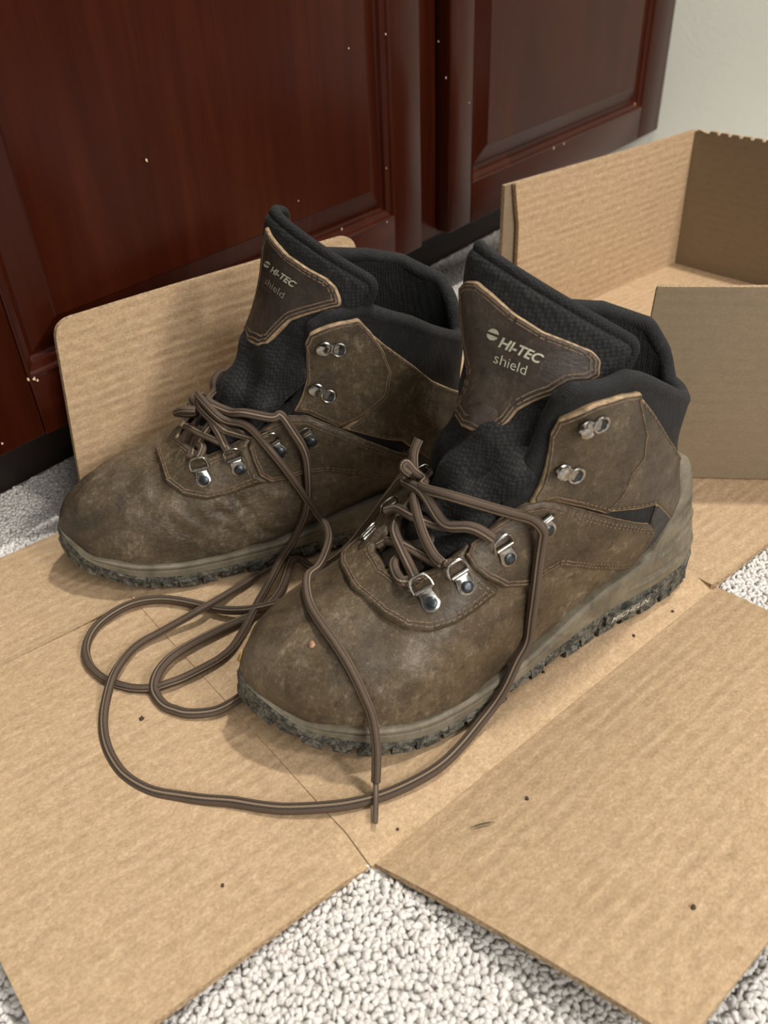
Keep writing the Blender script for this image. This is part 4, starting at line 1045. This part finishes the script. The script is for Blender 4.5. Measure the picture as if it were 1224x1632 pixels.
# --- farther boot ---
tie(bootB,[(308,730,'B',.003),(313,716,'B',.004),(322,704,'B',.005),(328,694,'B',.005),(331,682,'B',.004)])
tie(bootB,[(318,733,'B',.003),(322,722,'B',.004),(327,706,'B',.005),(336,690,'B',.005),(344,676,'B',.004)])
tie(bootB,[(311,682,'B',.006),(320,685,'B',.007),(332,692,'B',.006),(345,700,'B',.005),(357,708,'B',.004),(368,718,'B',.004)])
tie(bootB,[(340,660,'B',.006),(346,678,'B',.007),(351,692,'B',.007),(358,708,'B',.006),(366,719,'B',.004)])
tie(bootB,[(333,650,'B',.010),(338,664,'B',.011),(355,680,'B',.009),(378,691,'B',.007),(400,696,'B',.005),(420,692,'B',.004),(427,689,'B',.004)])
# top strand: loop at the far side, over the tongue, through the top ring, down to the bundle
tie(bootB,[(372,592,'y','B',.030),(360,592,'y','B',.024),(349,595,'y','B',.020),(340,608,'y','B',.014),(341,625,'y','B',.008),(351,641,'B',.008),(371,652,'B',.006),(399,658,'B',.005),(429,660,'B',.005),(454,668,'B',.006),(470,684,'B',.008),(481,703,'B',.007),(487,725,'B',.004),(489,745,'B',.003),(490,776,'B',.003),(486,810,'B',.003),(474,838,'B',.003),(462,862,'B',.005),(449,890,'i'),(436,915,'g',.014),(424,938,'g',.009),(410,962,'g',.006),(396,990,'g',.005),(384,1012,'g',.003),(370,1033,'g'),(353,1048,'g'),(335,1059,'g'),(292,1081,'g',.003),(270,1089,'g',.0045),(248,1096,'g',.003),(226,1098,'g'),(205,1096,'g'),(184,1090,'g'),(166,1082,'g'),(151,1070,'g'),(142,1058,'g'),(137,1042,'g'),(138,1027,'g'),(145,1010,'g'),(158,994,'g'),(176,980,'g'),(197,968,'g'),(218,960,'g'),(240,956,'g'),(262,955,'g'),(283,957,'g'),(305,961,'g'),(326,966,'g'),(348,971,'g',.004),(370,973,'g',.005),(395,972,'g',.006),(415,968,'g',.006),(440,962,'g',.004),(465,955,'g',.003)],minz=.0022)
tie(bootB,[(356,637,'y','B',.012),(366,622,'y','B',.022),(372,610,'y','B',.028),(372,596,'y','B',.031),(366,591,'y','B',.028)])
# lower loop and the long end that crosses to the nearer boot's toe
tie(bootB,[(330,668,'B',.012),(318,668,'B',.014),(304,677,'B',.012),(297,671,'B',.014),(300,661,'B',.015),(313,654,'B',.015),(335,651,'B',.014),(358,657,'B',.012),(383,671,'B',.010),(408,691,'B',.008),(436,719,'B',.006),(463,755,'B',.005),(485,788,'B',.004),(503,812,'B',.005),(518,836,'i'),(524,856,'i'),(519,880,'i'),(507,905,'i'),(496,928,'F',.004),(492,950,'F',.003),(499,975,'F',.003),(515,1000,'F',.003),(534,1026,'F',.003),(553,1054,'F',.003),(568,1080,'F',.003),(581,1108,'F',.0034),(591,1136,'i'),(597,1165,'i'),(600,1195,'i'),(600,1222,'i'),(599,1245,'g',.0078)],ag=[(599,1280,'g',.005),(598,1312,'g',.0022)])
# ================= small litter =================
def scrap(name,q,mode,size,m,label,cat,group=None,el=1.,th=.0006,rot=None,curl=.3):
    p=lace_pt((q[0],q[1],mode,.0006));d=ray(*q)
    if mode in 'FB':
        h=BV[mode].ray_cast(Vector(CAMP),Vector(d));n=np.array(h[1]);n=n if n@d<0 else -n
    else:
        n=np.array([0,0,1.]);h=BOXB.ray_cast(Vector(CAMP),Vector(d))
        if h[0] is not None:p=np.array(h[0])+np.array([0,0,.0006])
    a=rot if rot is not None else random.uniform(0,6.28)
    t=unit(np.cross(n,[math.cos(a),math.sin(a),.3]));s=np.cross(n,t);k=9
    ol=[(math.cos(x)*size*el*random.uniform(.6,1.1),math.sin(x)*size*random.uniform(.6,1.1)) for x in np.linspace(0,2*math.pi,k+1)[:-1]]
    up=lambda x,y:curl*size*((x/(size*el))**2)
    V=[p+t*x+s*y+n*(up(x,y)) for x,y in ol]+[p+n*0.]+[p+t*x+s*y+n*(up(x,y)-th) for x,y in ol]+[p-n*th]
    F=[]
    for i in range(k):j=(i+1)%k;F+=[(i,j,k),(k+1+j,k+1+i,2*k+1),(j,i,i+k+1,j+k+1)]
    return tag(fix_normals(mesh(name,V,F,m,None,tuple(p))),label,cat,group)
scrap('leaf_scrap',(384,1045),'F',.0026,M['leaf'],'tan leaf scrap stuck on the tip of the nearer boot','leaf scrap',el=1.9,rot=1.2)
scrap('wood_chip',(498,1028),'F',.0021,M['pinkchip'],'small reddish chip lying on the nearer boot toe','wood chip')
scrap('wood_chip',(226,1146),'g',.0017,M['crumb'],'small dark flake on the cardboard inside the big lace loop','flake')
scrap('wood_chip',(213,953),'g',.0012,M['chip'],'tiny pale crumb beside the farther boot sole','crumb')
for q,s,lb in (((1010,1014),.0013,'dark dirt crumb on the cardboard just in front of the sole lettering'),((1072,975),.0011,'dark dirt crumb on the front crease nearest the carpet notch'),((866,1072),.0012,'dark dirt crumb beside the arch of the nearer boot'),((634,1322),.0009,'tiny dark crumb on the front crease near the lace tip'),((1105,1447),.0014,'round brown speck near the outer edge of the front flap'),((840,1273),.0012,'dark fleck on the front flap beside the dry grass blade'),((355,1412),.0010,'tiny dark speck alone on the left flap below the big lace loop')):
    scrap('dirt_crumb',q,'g',s,M['crumb'],lb,'crumb','dirt crumbs on the cardboard')
on_box=lambda x,y,z:np.array(BOXB.ray_cast(Vector(CAMP),Vector(ray(x,y)))[0])+np.array([0,0,z])
a_,b_=on_box(750,1321,.0010),on_box(788,1312,.0012)
mb=MB();mb.tube(catmull([a_,(a_+b_)/2+np.array([0,0,.0008]),b_],6),[.0003]*3+[.0005]*7+[.0002]*3,6);tag(mb.build('grass_blade',M['grass'],None,tuple(a_)),'short dry grass blade on the front cardboard flap','grass blade')
